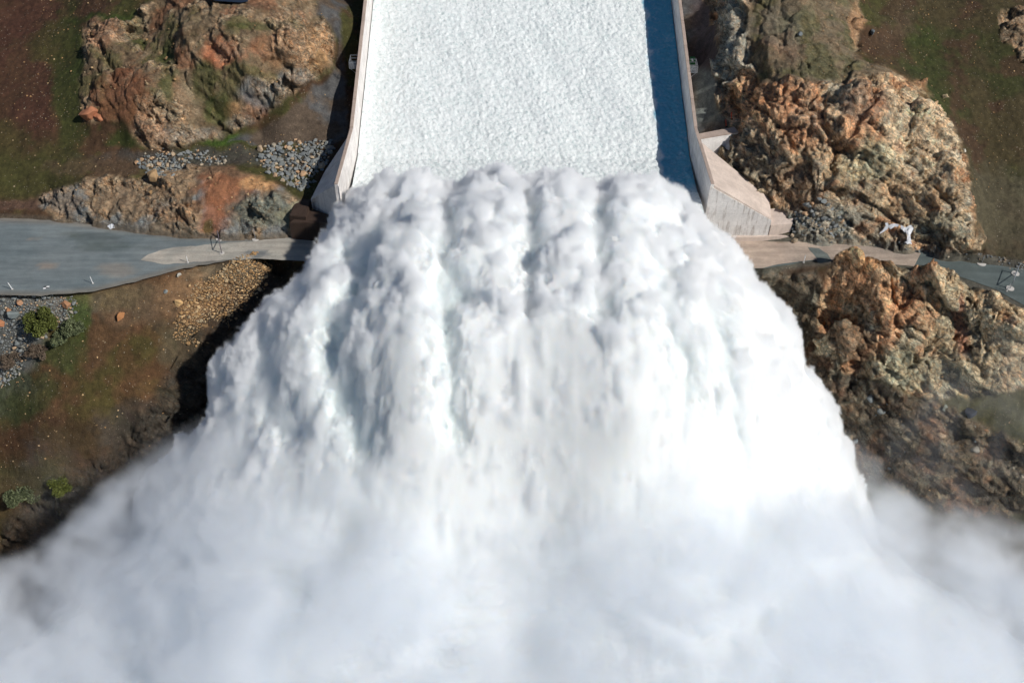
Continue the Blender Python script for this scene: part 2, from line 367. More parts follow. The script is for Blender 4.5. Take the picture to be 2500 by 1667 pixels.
def axis(a0, a1, step, lo, hi):
    core = np.arange(a0, a1 + step / 2, step); l = []; x = a0; s = step
    while x > lo: s = min(s * 1.22, 25); x -= s; l.append(x)
    r = []; x = a1; s = step
    while x < hi: s = min(s * 1.22, 25); x += s; r.append(x)
    return np.concatenate([np.array(l[::-1]), core, np.array(r)])
STEP = .19
gx = axis(-92, 94, STEP, -420, 420); gy = axis(72, 186, STEP, -220, 620)
GX, GY = np.meshgrid(gx, gy)
H0 = base_h(GX, GY)
PX, PY = proj(GX, GY, H0)
wx = fbm2(GX, GY, 5, 4, 21); wy = fbm2(GX, GY, 5, 4, 41)
PXW = PX + 14 * wx; PYW = PY + 10 * wy          # roughened outline coordinates

Z = {
 'mound': [(205,70),(235,45),(320,50),(370,0),(420,-90),(740,-90),(790,60),(820,90),(815,160),(770,195),(700,240),(640,290),(565,335),(480,350),(400,372),(340,350),(300,300),(210,300),(190,200)],
 'bluff': [(100,480),(180,450),(260,425),(350,435),(380,415),(440,400),(520,400),(640,430),(700,465),(755,500),(750,560),(700,580),(600,590),(480,578),(380,572),(260,562),(150,545),(105,515)],
 'crag': [(1735,-90),(2100,-90),(2110,60),(2090,130),(2190,180),(2245,200),(2290,270),(2345,320),(2370,410),(2375,520),(2400,580),(2380,625),(2260,615),(2080,600),(1935,585),(1925,520),(1890,500),(1850,470),(1770,400),(1735,375),(1800,320),(1765,300),(1748,250),(1755,200),(1742,150),(1745,80),(1730,20)],
 'cliff': [(2040,620),(2090,605),(2145,635),(2190,655),(2270,640),(2350,680),(2430,715),(2510,748),(2560,770),(2560,960),(2480,950),(2360,975),(2250,965),(2130,925),(2070,910),(1990,860),(1995,740),(2030,660)],
 'knoll': [(2440,30),(2520,15),(2560,60),(2560,170),(2500,150),(2450,90)],
 'rubble_r': [(2080,905),(2250,965),(2300,975),(2420,1050),(2560,1110),(2560,1260),(2300,1260),(2100,1150),(2000,940),(1940,850),(1850,660),(2000,660)],
 'stripL': [(790,-90),(850,-90),(840,60),(845,150),(845,330),(800,360),(560,350),(640,315),(720,262),(780,205),(822,160),(830,95),(765,35)],
 'stripR': [(1650,-90),(1735,-90),(1730,20),(1745,80),(1742,150),(1755,200),(1748,250),(1765,300),(1800,322),(1700,345)],
}
D = {k: poly_sd(PXW, PYW, v) for k, v in Z.items()}
X, Y = GX, GY
H = H0.copy()
# grassy ground undulation
soil = fbm2(X, Y, 9, 4, 5) * .35 + fbm2(X, Y, 1.8, 3, 8) * .10 + fbm2(X, Y, .7, 2, 6) * .05
# rock shaping (warped so block edges are not straight)
anyrock = np.zeros(X.shape, bool)
for k in ('mound', 'bluff', 'crag', 'cliff', 'knoll', 'rubble_r'): anyrock |= D[k] > -12
anyrock |= (PX < 760) & (PY > 760) & (PY < 1420) & (GX > -95); anyrock &= (np.abs(GX - 1) < 95) & (GY > 70) & (GY < 188)
def on_rock(fn):
    res = fn(X[anyrock], Y[anyrock], H0[anyrock]); outs = []
    for r_ in res: o_ = np.zeros(X.shape); o_[anyrock] = r_; outs.append(o_)
    return outs
def rocky(x, y, z):
    w1 = pn3(x / 3, y / 3, z / 3) + .5 * pn3(x / 1.3, y / 1.3, z / 1.3); w2_ = pn3(x / 3 + 9, y / 3, z / 3) + .5 * pn3(x / 1.3, y / 1.3 + 7, z / 1.3)
    x = x + .35 * w1; y = y + .35 * w2_; z = z + .25 * w1
    t1 = np.array([.85, -.25, -.45]); t1 /= np.linalg.norm(t1); nb = np.array([.35, -.45, .82]); nb -= t1 * (nb @ t1); nb /= np.linalg.norm(nb); t2 = np.cross(nb, t1)
    a_ = x * t1[0] + y * t1[1] + z * t1[2]; b_ = x * t2[0] + y * t2[1] + z * t2[2]; c_ = x * nb[0] + y * nb[1] + z * nb[2]
    f1, c1, r1 = facets3(a_ * .45, b_, c_ * 1.8, 5.2, 3, 1.4); f2, c2, r2 = facets3(a_ * .45 + 7, b_, c_ * 1.9, 2.3, 13, 1.5); f3, c3, r3 = facets3(a_ * .6, b_, c_ * 1.7, .95, 23, 1.3)
    rg = 0; am = 1; f = 1 / 9.
    for k in range(4): rg = rg + am * (1 - 2 * np.abs(pn3(a_ * f * .5, b_ * f, c_ * f * 2))); am *= .5; f *= 2.1
    hgt = .20 * f1 + .30 * f2 + .30 * f3 + .06 * (rg - .8) - .45 * (1 - sst(0, .04, c1)) - .20 * (1 - sst(0, .06, c2)) + .05 * pn3(x / .45, y / .45, z / .45)
    return hgt, f3, r2, r3, c1, c2
rockh, f3, r2, r3, c1, c2 = on_rock(rocky)
def soft(d, w): return sst(-w, w, d)
hard = np.zeros(X.shape)
mk = {k: soft(D[k], 7) for k in D}
# rough rock patches inside the weathered mound
mpat = sst(.05, .35, fbm2(X, Y, 10, 4, 91) + .25 * fbm2(X, Y, 2, 2, 93))
for (a, b, rr, w) in [(700,110,60,1),(560,115,55,.9),(770,90,45,1),(240,100,35,1),(260,165,28,1),(650,210,50,.8),(590,300,45,.9),(420,330,60,.9),(470,340,50,.9),(740,150,50,.9),(400,350,40,.9)]:
    mpat = np.maximum(mpat, w * sst(rr, rr * .45, np.hypot(PXW - a, (PYW - b) * 1.2)))
hard = np.maximum(hard, mk['mound'] * (.36 + .64 * mpat))
bl = .45 + .55 * sst(-.2, .25, fbm2(X, Y, 6, 3, 95)); bl *= 1 - .75 * soft(poly_sd(PXW, PYW, [(480,390),(560,395),(680,440),(700,470),(600,480),(520,560),(480,560),(470,470)]), 12)
hard = np.maximum(hard, mk['bluff'] * bl)
plat = soft(poly_sd(PXW, PYW, [(1830,-90),(2110,-90),(2110,60),(2090,120),(2190,180),(2120,190),(1960,205),(1850,215),(1830,150),(1820,60)]), 12)
hard = np.maximum(hard, mk['crag'] * (1 - .62 * plat))
hard = np.maximum(hard, mk['cliff']); hard = np.maximum(hard, mk['knoll'] * .9); hard = np.maximum(hard, mk['rubble_r'] * .75)
lowL = soft(poly_sd(PXW, PYW, [(430,900),(520,780),(640,680),(700,700),(700,1100),(0,1400),(0,1270),(150,1180),(300,1080)]), 25)
hard = np.maximum(hard, lowL * .7)
H += soil * (1 - .95 * hard)
Hs_ = H0.copy()
gyy, gxx = np.gradient(H0, gy, gx)
gxx = np.clip(gxx, -2.5, 2.5); gyy = np.clip(gyy, -2.5, 2.5); nn = 1 / np.sqrt(gxx ** 2 + gyy ** 2 + 1)
RD = rockh * hard
# bulging boulders and knobs on the crag
KN = [(2085,255,2.6,1.7),(2140,275,2.9,1.8),(2095,240,1.6,1.0),(1870,130,2.2,1.3),(1790,60,2.6,1.4),(1800,200,2.4,1.3),(2080,330,3.0,.8),(2170,240,2.2,1.0),(1930,205,2.0,1.0),
      (1985,300,2.4,.9),(2260,300,2.6,.8),(2320,400,2.2,.9),(1860,300,2.6,.9),(2080,620,2.4,1.0),(2150,650,2.0,1.0),(2270,665,2.6,1.4),(2110,70,2.2,1.2),(1950,20,3,1.0),(2160,60,2.5,.5)]
for (a, b, r, h) in KN:
    z = H0[np.unravel_index(np.argmin((PX - a) ** 2 + (PY - b) ** 2), H0.shape)]; q = P(a, b, z)
    d = np.hypot(X - q[0] + .5 * wx, Y - q[1] + .5 * wy) / r
    H += h * np.sqrt(np.clip(1 - d * d, 0, 1)) 
# deep clefts traced on the crag and cliff: polyline px, width m, depth m
CL = [([(2120,255),(2075,330),(2040,380),(2000,440),(1960,500)],.7,1.5),([(2040,400),(1990,480)],.5,1.0),([(1905,330),(1890,360),(1880,400)],.5,.9),([(2255,285),(2290,330),(2340,370)],.45,1.0),
      ([(2030,520),(2030,560),(2080,600)],.5,1.3),([(2230,560),(2260,600)],.7,1.2),([(2370,540),(2395,600)],.5,1.0),([(2255,640),(2240,690),(2205,740)],.8,1.6),([(2300,790),(2260,850),(2230,880)],.5,1.0),
      ([(2180,470),(2195,510)],.6,1.0),([(1920,440),(1905,500)],.5,.8),([(2050,730),(2150,790),(2260,810),(2420,770)],.4,.8),([(2100,860),(2180,880),(2280,870),(2360,850)],.4,.7),([(1780,190),(1830,140)],.9,1.4),([(2380,700),(2420,800),(2400,900)],.5,1.0),
      ([(250,120),(265,150),(280,190)],.7,1.1),([(515,110),(535,125),(540,140)],.8,1.2),([(670,95),(720,115)],.6,1.0),([(650,480),(655,530)],.5,.7)]
for pts, w, dp in CL:
    W = [P(a, b, H0[np.unravel_index(np.argmin((PX - a) ** 2 + (PY - b) ** 2), H0.shape)])[:2] for a, b in pts]
    dm = np.full(X.shape, 1e9)
    for (x1, y1), (x2, y2) in zip(W[:-1], W[1:]):
        e0, e1 = x2 - x1, y2 - y1; t = np.clip(((X - x1) * e0 + (Y - y1) * e1) / (e0 * e0 + e1 * e1), 0, 1)
        dm = np.minimum(dm, np.hypot(X - x1 - t * e0 + .45 * wx + .5 * (f3), Y - y1 - t * e1 + .45 * wy))
    H -= dp * np.exp(-(dm / w) ** 2)
# road bench: flatten
ROADL = [(-60,530),(0,532),(150,538),(260,552),(420,573),(600,582),(760,570),(800,640),(640,632),(560,636),(450,655),(330,688),(230,712),(100,722),(-60,720)]
ROADR = [(1780,580),(1990,582),(2130,596),(2240,612),(2400,636),(2560,665),(2560,770),(2500,745),(2430,705),(2270,650),(2150,640),(2060,630),(1960,640),(1870,655),(1780,655)]
rdL = poly_sd(PX, PY, ROADL); rdR = poly_sd(PX, PY, ROADR)
flat = np.maximum(sst(-9, 3, rdL), sst(-7, 3, rdR) * (1 - mk['cliff']))
H = H * (1 - flat) + (-.06) * flat; RD = RD * (1 - flat)
# strips of backfill beside the walls; trough kept clear under the chute
for d, k in ((D['stripL'], 1), (D['stripR'], 1)):
    m = sst(-3, 6, d); RD = RD * (1 - m); H = H * (1 - m) + (H0 + .12 * fbm2(X, Y, 2.5, 3, 33)) * m
side = np.where(X < 2, WXL - .2 - X, X - WXR - .2)        # >0 outside the walls
inside = sst(.5, -.3, side) * (Y > 120)
H = H * (1 - inside) + np.minimum(H, wall_top(Y) - 9.6) * inside
RD = RD * (1 - inside)
print('terrain height', round(time.time() - T0, 1))

# ------------------------------------------------------------------ terrain colour (albedo)
def C(*a): return lin(*a)
def blend(base, col, m):
    return base * (1 - m[..., None]) + np.asarray(col) * m[..., None]
def fbm3(s_, o_, sd):
    r = 0; a_ = 1; f = 1 / s_
    for k in range(o_): r = r + a_ * pn3(X * f + sd, Y * f - sd, H0 * f + k); a_ *= .5; f *= 2.03
    return r
nA = fbm3(14, 4, 1.7); nB = fbm3(6, 4, 11.1); nC = fbm3(2.4, 4, 21.3); nD = fbm2(X, Y, 22, 3, 131)
brown = C(98, 70, 44); maroon = C(96, 58, 42); olive = C(84, 82, 34); green = C(70, 86, 26); tan = C(132, 112, 82)
orange = C(186, 110, 58); gold = C(196, 146, 84); greyr = C(150, 146, 134); pale = C(196, 172, 138); rust = C(150, 84, 44); slate = C(120, 130, 134)
darkr = C(72, 62, 50)
c = np.broadcast_to(brown, X.shape + (3,)).copy()
c = blend(c, olive, sst(-.15, .35, nA + .5 * nC)); c = blend(c, C(104,72,46), sst(.0, .5, nB) * .6)
def blob(a, b, rx, ry, feather=.6):
    return sst(1 + feather * .6, 1 - feather * .6, np.hypot((PXW - a) / rx, (PYW - b) / ry) + .35 * nC)
# left meadow
for a, b, rx, ry, col, w in [(60,230,130,200,maroon,.8),(60,30,160,60,maroon,.6),(170,190,40,190,green,.75),(60,430,160,60,olive,.9),(130,110,60,50,olive,.7),(290,45,90,14,green,.9),(330,75,22,45,green,.9),
    (400,170,26,60,green,.6),(500,190,40,30,green,.5),(530,250,36,45,green,.6),(550,345,55,16,C(80,110,24),.95),(310,345,45,22,green,.8),(730,35,90,22,C(82,112,26),.95),(660,60,60,14,green,.6),(560,8,60,8,green,.5),(15,345,50,60,olive,.6),(140,395,60,70,olive,.5),(0,500,140,14,C(120,88,70),.8)]:
    c = blend(c, col, blob(a, b, rx, ry) * w)
# mound
m = mk['mound']; mc = np.broadcast_to(C(124,102,72), c.shape).copy()
mc = blend(mc, C(146,122,90), sst(0, .4, nC + .3 * nB)); mc = blend(mc, rust, sst(.15, .5, nB) * .5)
mc = blend(mc, C(104,98,52), sst(.1, .45, -nB + .4 * nC) * .75)
for a, b, rx, ry, col, w in [(300,250,75,80,C(140,84,48),.75),(540,130,50,32,C(190,104,52),.8),(770,120,45,45,gold,.75),(700,120,60,40,C(168,124,78),.7),(640,225,60,34,slate,.7),(420,330,35,20,slate,.6),(570,275,30,22,gold,.7),(590,300,40,18,greyr,.6),(250,80,40,30,C(170,112,74),.6),
    (235,95,22,14,orange,.7),(440,260,50,60,C(150,132,98),.6),(480,50,60,16,C(150,128,96),.6),(720,190,50,20,slate,.6),(480,330,60,18,greyr,.6),(390,345,40,16,C(176,132,88),.6)]:
    mc = blend(mc, col, blob(a, b, rx, ry) * w)
mc = blend(mc, green * .9, blob(410,170,20,90) * .7); mc = blend(mc, green, blob(500,200,30,50) * .6); mc = blend(mc, green, blob(530,255,30,40) * .65); mc = blend(mc, green, blob(330,85,18,40) * .8); mc = blend(mc, green, blob(640,62,90,10) * .5)
pl = mpat[..., None] * .45; mc = mc * (1 - pl) + pl * (C(178,148,112) * (.6 + .8 * r3[..., None]))
c = c * (1 - m[..., None]) + mc * m[..., None]
# strips and gravel flat
gr = np.maximum(mk['stripL'], mk['stripR'])
gcol = blend(np.broadcast_to(C(92,92,92), c.shape).copy(), C(98,82,66), sst(-.2, .4, nB + blob(700,320,90,60) * .8)); gcol = blend(gcol, C(84,74,80), soft(poly_sd(PX, PY, [(1690,-60),(1760,-60),(1760,170),(1690,170)]), 20) * .7)
gcol = blend(gcol, C(112,120,116), soft(poly_sd(PX, PY, [(1700,170),(1800,170),(1800,300),(1700,300)]), 12) * .8)
c = c * (1 - gr[..., None]) + gcol * gr[..., None]
c = blend(c, C(98,96,90), blob(520,385,260,22) * .7 * (1 - mk['mound'])); c = blend(c, C(116,92,66), blob(250,410,150,20) * .6 * (1-mk['mound']))
# bluff
m = mk['bluff']; bc = np.broadcast_to(C(138,120,96), c.shape).copy()
bc = blend(bc, slate, sst(-.05, .35, nB + .5 * nC) * .7); bc = blend(bc, C(176,140,96), sst(.1, .4, -nB + .5 * nC) * .6)
for a, b, rx, ry, col, w in [(560,470,75,62,C(170,104,58),.9),(520,530,36,40,C(160,96,54),.85),(640,445,60,20,C(206,150,86),.9),(560,410,90,20,C(134,104,74),.8),(640,520,80,48,C(126,128,112),.95),(720,530,34,40,C(150,146,112),.8),(512,552,12,16,green,.6),(340,480,90,50,C(140,118,92),.6),(150,490,44,30,C(130,118,106),.7),(430,520,60,20,C(176,130,84),.5)]:
    bc = blend(bc, col, blob(a, b, rx, ry) * w)
c = c * (1 - m[..., None]) + bc * m[..., None]
c = blend(c, C(112,98,80), sst(-14, -2, rdL) * (PY < 600) * .8)
# below the left road
lo = (PY > 640) & (PX < 900)
lc = np.broadcast_to(C(112,80,46), c.shape).copy()
lc = blend(lc, C(96,84,34), sst(-.1, .35, nA + .5 * nB)); lc = blend(lc, C(116,76,44), sst(.05, .4, nB + .3 * nC) * .5)
for a, b, rx, ry, col, w in [(80,745,150,50,C(132,126,116),.95),(30,840,70,130,C(122,124,120),.95),(0,950,40,60,C(110,112,110),.9),(60,960,70,60,C(88,96,44),.7),(150,860,50,40,C(84,96,42),.8),(190,745,30,70,C(82,104,30),.85),(20,1000,60,40,C(84,94,42),.6),(260,720,90,40,C(126,116,60),.5),(320,740,90,60,C(128,108,80),.6),
    (500,720,110,75,C(172,130,84),.85),(560,660,90,30,C(140,128,100),.7),(290,780,30,20,C(150,108,70),.5),(420,900,90,50,C(104,66,38),.7),(330,960,50,50,C(128,84,50),.5),(440,850,50,60,C(110,102,76),.6),(200,1080,120,70,C(92,62,40),.6),(100,1180,130,60,C(98,96,56),.6),(350,1050,110,60,C(88,84,78),.6)]:
    lc = blend(lc, col, blob(a, b, rx, ry) * w)
lc = blend(lc, C(76,70,60), lowL * .8)
lom = sst(-2, -10, rdL) * sst(620, 650, PY) * (PX < 1100)
c = c * (1 - lom[..., None]) + lc * lom[..., None]
# right meadow
rmask = (PX > 1750)
rm = sst(2100, 2250, PX)
rc = np.broadcast_to(C(88,76,42), c.shape).copy(); rc = blend(rc, C(74,76,32), sst(-.2, .3, nA)); rc = blend(rc, C(92,62,42), sst(.05, .45, nB + .4 * nD) * .7); rc = blend(rc, C(106,98,72), blob(2440,520,110,110) * .8); rc = blend(rc, C(72,84,28), blob(2250,120,40,60) * .7); rc = blend(rc, C(72,84,28), blob(2290,240,30,60) * .6)
rc = blend(rc, C(112,92,66), blob(2170,60,60,60) * .8)
c = c * (1 - rm[..., None]) + rc * rm[..., None]
# crag
m = mk['crag']; kc = np.broadcast_to(C(182,154,114), c.shape).copy()
kc = blend(kc, C(158,148,124), sst(-.1, .35, nB + .5 * nC) * .8); kc = blend(kc, C(190,132,78), sst(.05, .4, -nB + .5 * nC) * .7); kc = blend(kc, C(138,88,50), sst(.25, .5, nC) * .5)
for a, b, rx, ry, col, w in [(1790,130,50,150,C(150,146,130),.9),(1830,250,60,60,C(204,148,86),.8),(1900,230,90,50,C(180,124,78),.6),(1960,300,60,60,C(176,122,76),.6),(2110,270,60,40,C(150,104,74),.6),(1830,410,90,70,C(136,124,100),.9),(2250,330,90,100,C(192,168,130),.8),(2200,250,60,40,C(200,172,132),.7),
    (2000,550,120,50,C(134,134,122),.85),(2200,480,100,60,C(176,146,104),.6),(1950,450,60,60,C(140,106,72),.7),(2120,400,70,50,C(170,160,118),.6),(2300,560,60,40,C(142,138,112),.7)]:
    kc = blend(kc, col, blob(a, b, rx, ry) * w)
kc = kc * (.82 + .36 * r2[..., None]) * (.82 + .36 * r3[..., None]) * 1.06 
pc = blend(np.broadcast_to(C(122,106,80), c.shape).copy(), C(96,92,54), sst(-.1, .4, nB + .4 * nC)); pc = blend(pc, C(150,104,74), blob(1890,110,60,30) * .7); pc = blend(pc, C(128,124,104), blob(1900,80,60,50) * .5); pc = blend(pc, C(190,140,90), blob(2095,60,20,50) * .8)
kc = kc * (1 - plat[..., None] * .9) + pc * plat[..., None] * .9
c = c * (1 - m[..., None]) + kc * m[..., None]
# cliff
m = mk['cliff']; kc = np.broadcast_to(C(184,154,110), c.shape).copy()
kc = blend(kc, C(172,160,128), sst(-.1, .35, nB + .5 * nC) * .8); kc = blend(kc, C(190,126,72), sst(.05, .4, -nB + .5 * nC) * .7)
for a, b, rx, ry, col, w in [(2110,640,80,30,C(204,146,84),.8),(2150,720,100,40,C(196,136,78),.7),(2320,700,80,40,C(184,164,124),.8),(2080,830,40,60,C(122,92,62),.9),(2240,900,130,50,C(156,150,118),.85),(2300,820,70,50,C(150,132,98),.6),(2350,790,12,80,C(170,88,52),.6),(2440,880,90,70,C(152,136,104),.7)]:
    kc = blend(kc, col, blob(a, b, rx, ry) * w)
kc = kc * (.82 + .36 * r2[..., None]) * (.82 + .36 * r3[..., None]) * 1.06
c = c * (1 - m[..., None]) + kc * m[..., None]
# rubble at bottom right and grass ledge
m = mk['rubble_r'] * (1 - mk['cliff']); kc = blend(np.broadcast_to(C(110,96,76), c.shape).copy(), C(124,112,88), sst(0, .3, nC)); kc = blend(kc, C(132,90,58), sst(.1, .4, nB) * .6); kc = kc * (.6 + .7 * r3[..., None])
c = c * (1 - m[..., None]) + kc * m[..., None]
c = blend(c, C(108,104,62), soft(poly_sd(PXW, PYW, [(2290,975),(2370,960),(2480,955),(2560,960),(2560,1090),(2430,1050)]), 10) * .9)
m = mk['knoll']; c = c * (1 - m[..., None]) + (C(150,124,92) * (.6 + .8 * r3[..., None])) * m[..., None]
# gravelly margin of the right road
c = blend(c, C(118,116,104), sst(-22, -3, rdR) * (1 - mk['cliff']) * .8)
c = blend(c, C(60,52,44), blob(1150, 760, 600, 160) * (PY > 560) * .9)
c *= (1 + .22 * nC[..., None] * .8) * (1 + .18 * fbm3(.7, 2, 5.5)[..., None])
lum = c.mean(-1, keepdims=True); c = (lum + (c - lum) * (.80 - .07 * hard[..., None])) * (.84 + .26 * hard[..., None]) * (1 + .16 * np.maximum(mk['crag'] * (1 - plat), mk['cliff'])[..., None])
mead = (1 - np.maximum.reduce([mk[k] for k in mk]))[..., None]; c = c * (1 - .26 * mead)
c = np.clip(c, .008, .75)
rockA = np.clip(hard * 1.15, 0, 1) * (1 - flat)
pebA = (1 - hard) * (1 - .7 * gr) * (.45 + .55 * sst(-.1, .4, nB)) * (1 - flat)
print('colour', round(time.time() - T0, 1))

ny, nx = X.shape
idx = np.arange(ny * nx).reshape(ny, nx)
F = np.stack([idx[:-1, :-1], idx[:-1, 1:], idx[1:, 1:], idx[1:, :-1]], -1)
fcx = .25 * (PXW[:-1, :-1] + PXW[:-1, 1:] + PXW[1:, 1:] + PXW[1:, :-1]); 
zone = np.zeros(F.shape[:2], int)
def fav(a): return .25 * (a[:-1, :-1] + a[:-1, 1:] + a[1:, 1:] + a[1:, :-1])
names = ['ground', 'mound', 'bluff', 'crag', 'cliff', 'knoll', 'stripL', 'stripR']
for i, k in enumerate(names):
    if i == 0: continue
    zone[fav(D[k]) > 0] = i
zone[(fav(inside) > .3)] = 0
V = np.stack([X - gxx * nn * RD, Y - gyy * nn * RD, H + nn * RD], -1).reshape(-1, 3)
def part_sheet(name, z):
    f = F[zone == z]; u, inv = np.unique(f.ravel(), return_inverse=True)
    return mesh_obj(name, V[u], inv.reshape(-1, 4), M['terrain'], None, z in (0, 6, 7),
                    {'col': c.reshape(-1, 3)[u], 'rock': rockA.ravel()[u], 'peb': pebA.ravel()[u]})
tag(part_sheet('ground', 0), 'brown and green grassed hillside falling into the gorge', 'hillside', kind='structure')
G = 'rock outcrops around the spillway'
tag(part_sheet('rock_outcrop', 1), 'broad weathered orange and green rocky mound left of the chute above the rock piles', 'rock outcrop', G)
tag(part_sheet('rock_outcrop', 2), 'low bluff of orange soil and grey rock along the upper edge of the left road', 'rock outcrop', G)
tag(part_sheet('rock_outcrop', 3), 'largest outcrop, tall cracked tan crag rising right of the chute wall above the right road', 'rock outcrop', G)
tag(part_sheet('rock_outcrop', 4), 'cracked golden cliff below the right road with its shaded side towards the spray', 'rock outcrop', G)
tag(part_sheet('rock_outcrop', 5), 'small brown rock knoll alone in the grass at the top right corner', 'rock outcrop', G)
tag(part_sheet('gravel_path', 6), 'grey gravel backfill beside the left chute wall', 'path', kind='structure')
tag(part_sheet('gravel_path', 7), 'grey gravel backfill between the right chute wall and the crag', 'path', kind='structure')

def ground_z(x, y):
    """height of the built ground at a world point (bilinear)"""
    x = np.atleast_1d(x); y = np.atleast_1d(y)
    i = np.clip(np.searchsorted(gx, x) - 1, 0, nx - 2); j = np.clip(np.searchsorted(gy, y) - 1, 0, ny - 2)
    tx = (x - gx[i]) / (gx[i + 1] - gx[i]); ty = (y - gy[j]) / (gy[j + 1] - gy[j])
    return (H[j, i] * (1 - tx) + H[j, i + 1] * tx) * (1 - ty) + (H[j + 1, i] * (1 - tx) + H[j + 1, i + 1] * tx) * ty
def on_ground(px, py):
    """ground point seen at a photo pixel"""
    z = 0.0
    lo_, hi_ = -55.0, 40.0
    zs = np.linspace(hi_, lo_, 400); pts = np.array([P(px, py, q) for q in zs]); g = ground_z(pts[:, 0], pts[:, 1])
    k = np.argmax(g >= zs); 
    return pts[k][0], pts[k][1], float(g[k])

# ------------------------------------------------------------------ roads
def sheet(name, poly_px, z, colfn, mat, thick=None, step=.35):
    """flat sheet cut from a fine grid inside a px-traced polygon, border vertices pulled onto the outline"""
    W = [tuple(P(a, b, z)[:2]) for a, b in poly_px]
    bm = bmesh.new(); vs = [bm.verts.new((a, b, z)) for a, b in W]; fc = bm.faces.new(vs)
    x0 = min(w[0] for w in W); x1 = max(w[0] for w in W); y0 = min(w[1] for w in W); y1 = max(w[1] for w in W)
    for k in np.arange(math.ceil(x0), x1, step * 2): bmesh.ops.bisect_plane(bm, geom=bm.verts[:] + bm.edges[:] + bm.faces[:], plane_co=(k, 0, 0), plane_no=(1, 0, 0))
    for k in np.arange(math.ceil(y0), y1, step * 2): bmesh.ops.bisect_plane(bm, geom=bm.verts[:] + bm.edges[:] + bm.faces[:], plane_co=(0, k, 0), plane_no=(0, 1, 0))
    bmesh.ops.recalc_face_normals(bm, faces=bm.faces)
    if sum(f.normal.z for f in bm.faces) < 0: bmesh.ops.reverse_faces(bm, faces=bm.faces)
    me = bpy.data.meshes.new(name); bm.to_mesh(me); bm.free()
    co = np.empty(len(me.vertices) * 3, np.float32); me.vertices.foreach_get('co', co); co = co.reshape(-1, 3)
    a = me.attributes.new('col', 'FLOAT_COLOR', 'POINT'); cc = np.ones((len(co), 4), np.float32); cc[:, :3] = colfn(co[:, 0], co[:, 1], z); a.data.foreach_set('color', cc.ravel())
    me.materials.append(mat); o = bpy.data.objects.new(name, me); COL.objects.link(o); return o
def jag(poly, amp=3, step=22, seed=1):
    r = random.Random(seed); out = []
    for i in range(len(poly)):
        (x1, y1), (x2, y2) = poly[i], poly[(i + 1) % len(poly)]; nseg = max(1, int(math.hypot(x2 - x1, y2 - y1) / step))
        for k in range(nseg): out.append((x1 + (x2 - x1) * k / nseg + r.uniform(-amp, amp), y1 + (y2 - y1) * k / nseg + r.uniform(-amp, amp) * .7))
    return out
def colL(x, y, z):
    px, py = proj(x, y, np.full(x.shape, z)); w = fbm2(x, y, 3, 3, 7); w2 = fbm2(x * .3, y, 1.5, 3, 9)
    cc = np.broadcast_to(lin(112, 122, 126), x.shape + (3,)).copy()
    pw, qw = px + 12 * w, py + 5 * w2
    def bb(a, b, rx, ry): return sst(1.3, .7, np.hypot((pw - a) / rx, (qw - b) / ry) + .35 * w2)
    cc = blend(cc, lin(88, 98, 100), bb(230, 580, 70, 14) * .8); cc = blend(cc, lin(90, 100, 100), bb(270, 602, 75, 12) * .7); cc = blend(cc, lin(92,100,98), bb(170,572,30,6)*.6)
    cc = blend(cc, lin(136, 128, 120), bb(115, 648, 22, 8) * .8); cc = blend(cc, lin(140, 134, 126), bb(285, 660, 45, 18) * .6); cc = blend(cc, lin(140,130,120), bb(75,583,18,5)*.6)
    cc = blend(cc, lin(130, 120, 106), sst(16, 2, poly_sd(px, py, ROADL)) * .6)
    return cc
def colApron(x, y, z):
    px, py = proj(x, y, np.full(x.shape, z)); w = fbm2(x, y, 3, 3, 17); w2 = fbm2(x * .3, y, 1.2, 4, 19)
    cc = np.broadcast_to(lin(166, 162, 154), x.shape + (3,)).copy(); cc = blend(cc, lin(150, 150, 144), sst(.0, .45, w2) * .7)
    return blend(cc, lin(112, 116, 118), sst(1.2, .8, np.hypot((px - 625) / 30, (py - 618) / 10) + .4 * w) * .9)
def colR(x, y, z):
    return np.broadcast_to(lin(90, 100, 100), x.shape + (3,)).copy() * (1 + .1 * fbm2(x * .3, y, 2, 3, 27)[:, None])
def colRC(x, y, z):
    px, py = proj(x, y, np.full(x.shape, z)); w2 = fbm2(x * .3, y, 1.2, 4, 29)
    cc = np.broadcast_to(lin(170, 156, 144), x.shape + (3,)).copy(); cc = blend(cc, lin(150, 138, 128), sst(.0, .45, w2) * .6)
    return blend(cc, lin(104, 88, 76), sst(1.4, .6, np.hypot((px - 1905) / 16, (py - 591) / 2.5)) * .8)
tag(sheet('road', jag(ROADL, 2.2, 18, 3), .0, colL, M['road']), 'wide grey gravel road pad at the left', 'road', kind='structure')
apL = [(342,634),(360,620),(410,606),(480,600),(560,592),(660,584),(760,570),(800,640),(645,631),(560,634),(470,640),(400,645)]
tag(sheet('road', jag(apL, 2.0, 14, 5), .03, colApron, M['road']), 'pale concrete surface of the left road near the spray', 'road', kind='structure')
tag(sheet('road', jag(ROADR, 1.5, 25, 4), .0, colR, M['road']), 'dark gravel road at the right', 'road', kind='structure')
apR = [(1770,583),(1925,586),(1990,582),(2130,598),(2248,618),(2232,650),(2060,636),(1990,634),(1900,645),(1860,655),(1770,655)]
tag(sheet('road', apR, .05, colRC, M['road']), 'pinkish concrete surface of the right road', 'road', kind='structure')
pat = [(1972,604),(2000,606),(2020,620),(2030,634),(2030,652),(2000,652),(1994,632),(1985,620)]
tag(sheet('gravel_patch', jag(pat, 1.2, 8, 6), .08, lambda x, y, z: np.broadcast_to(lin(104, 112, 110), x.shape + (3,)), M['road']), 'gravel patch on the right road', 'road', kind='structure')
print('roads', round(time.time() - T0, 1))

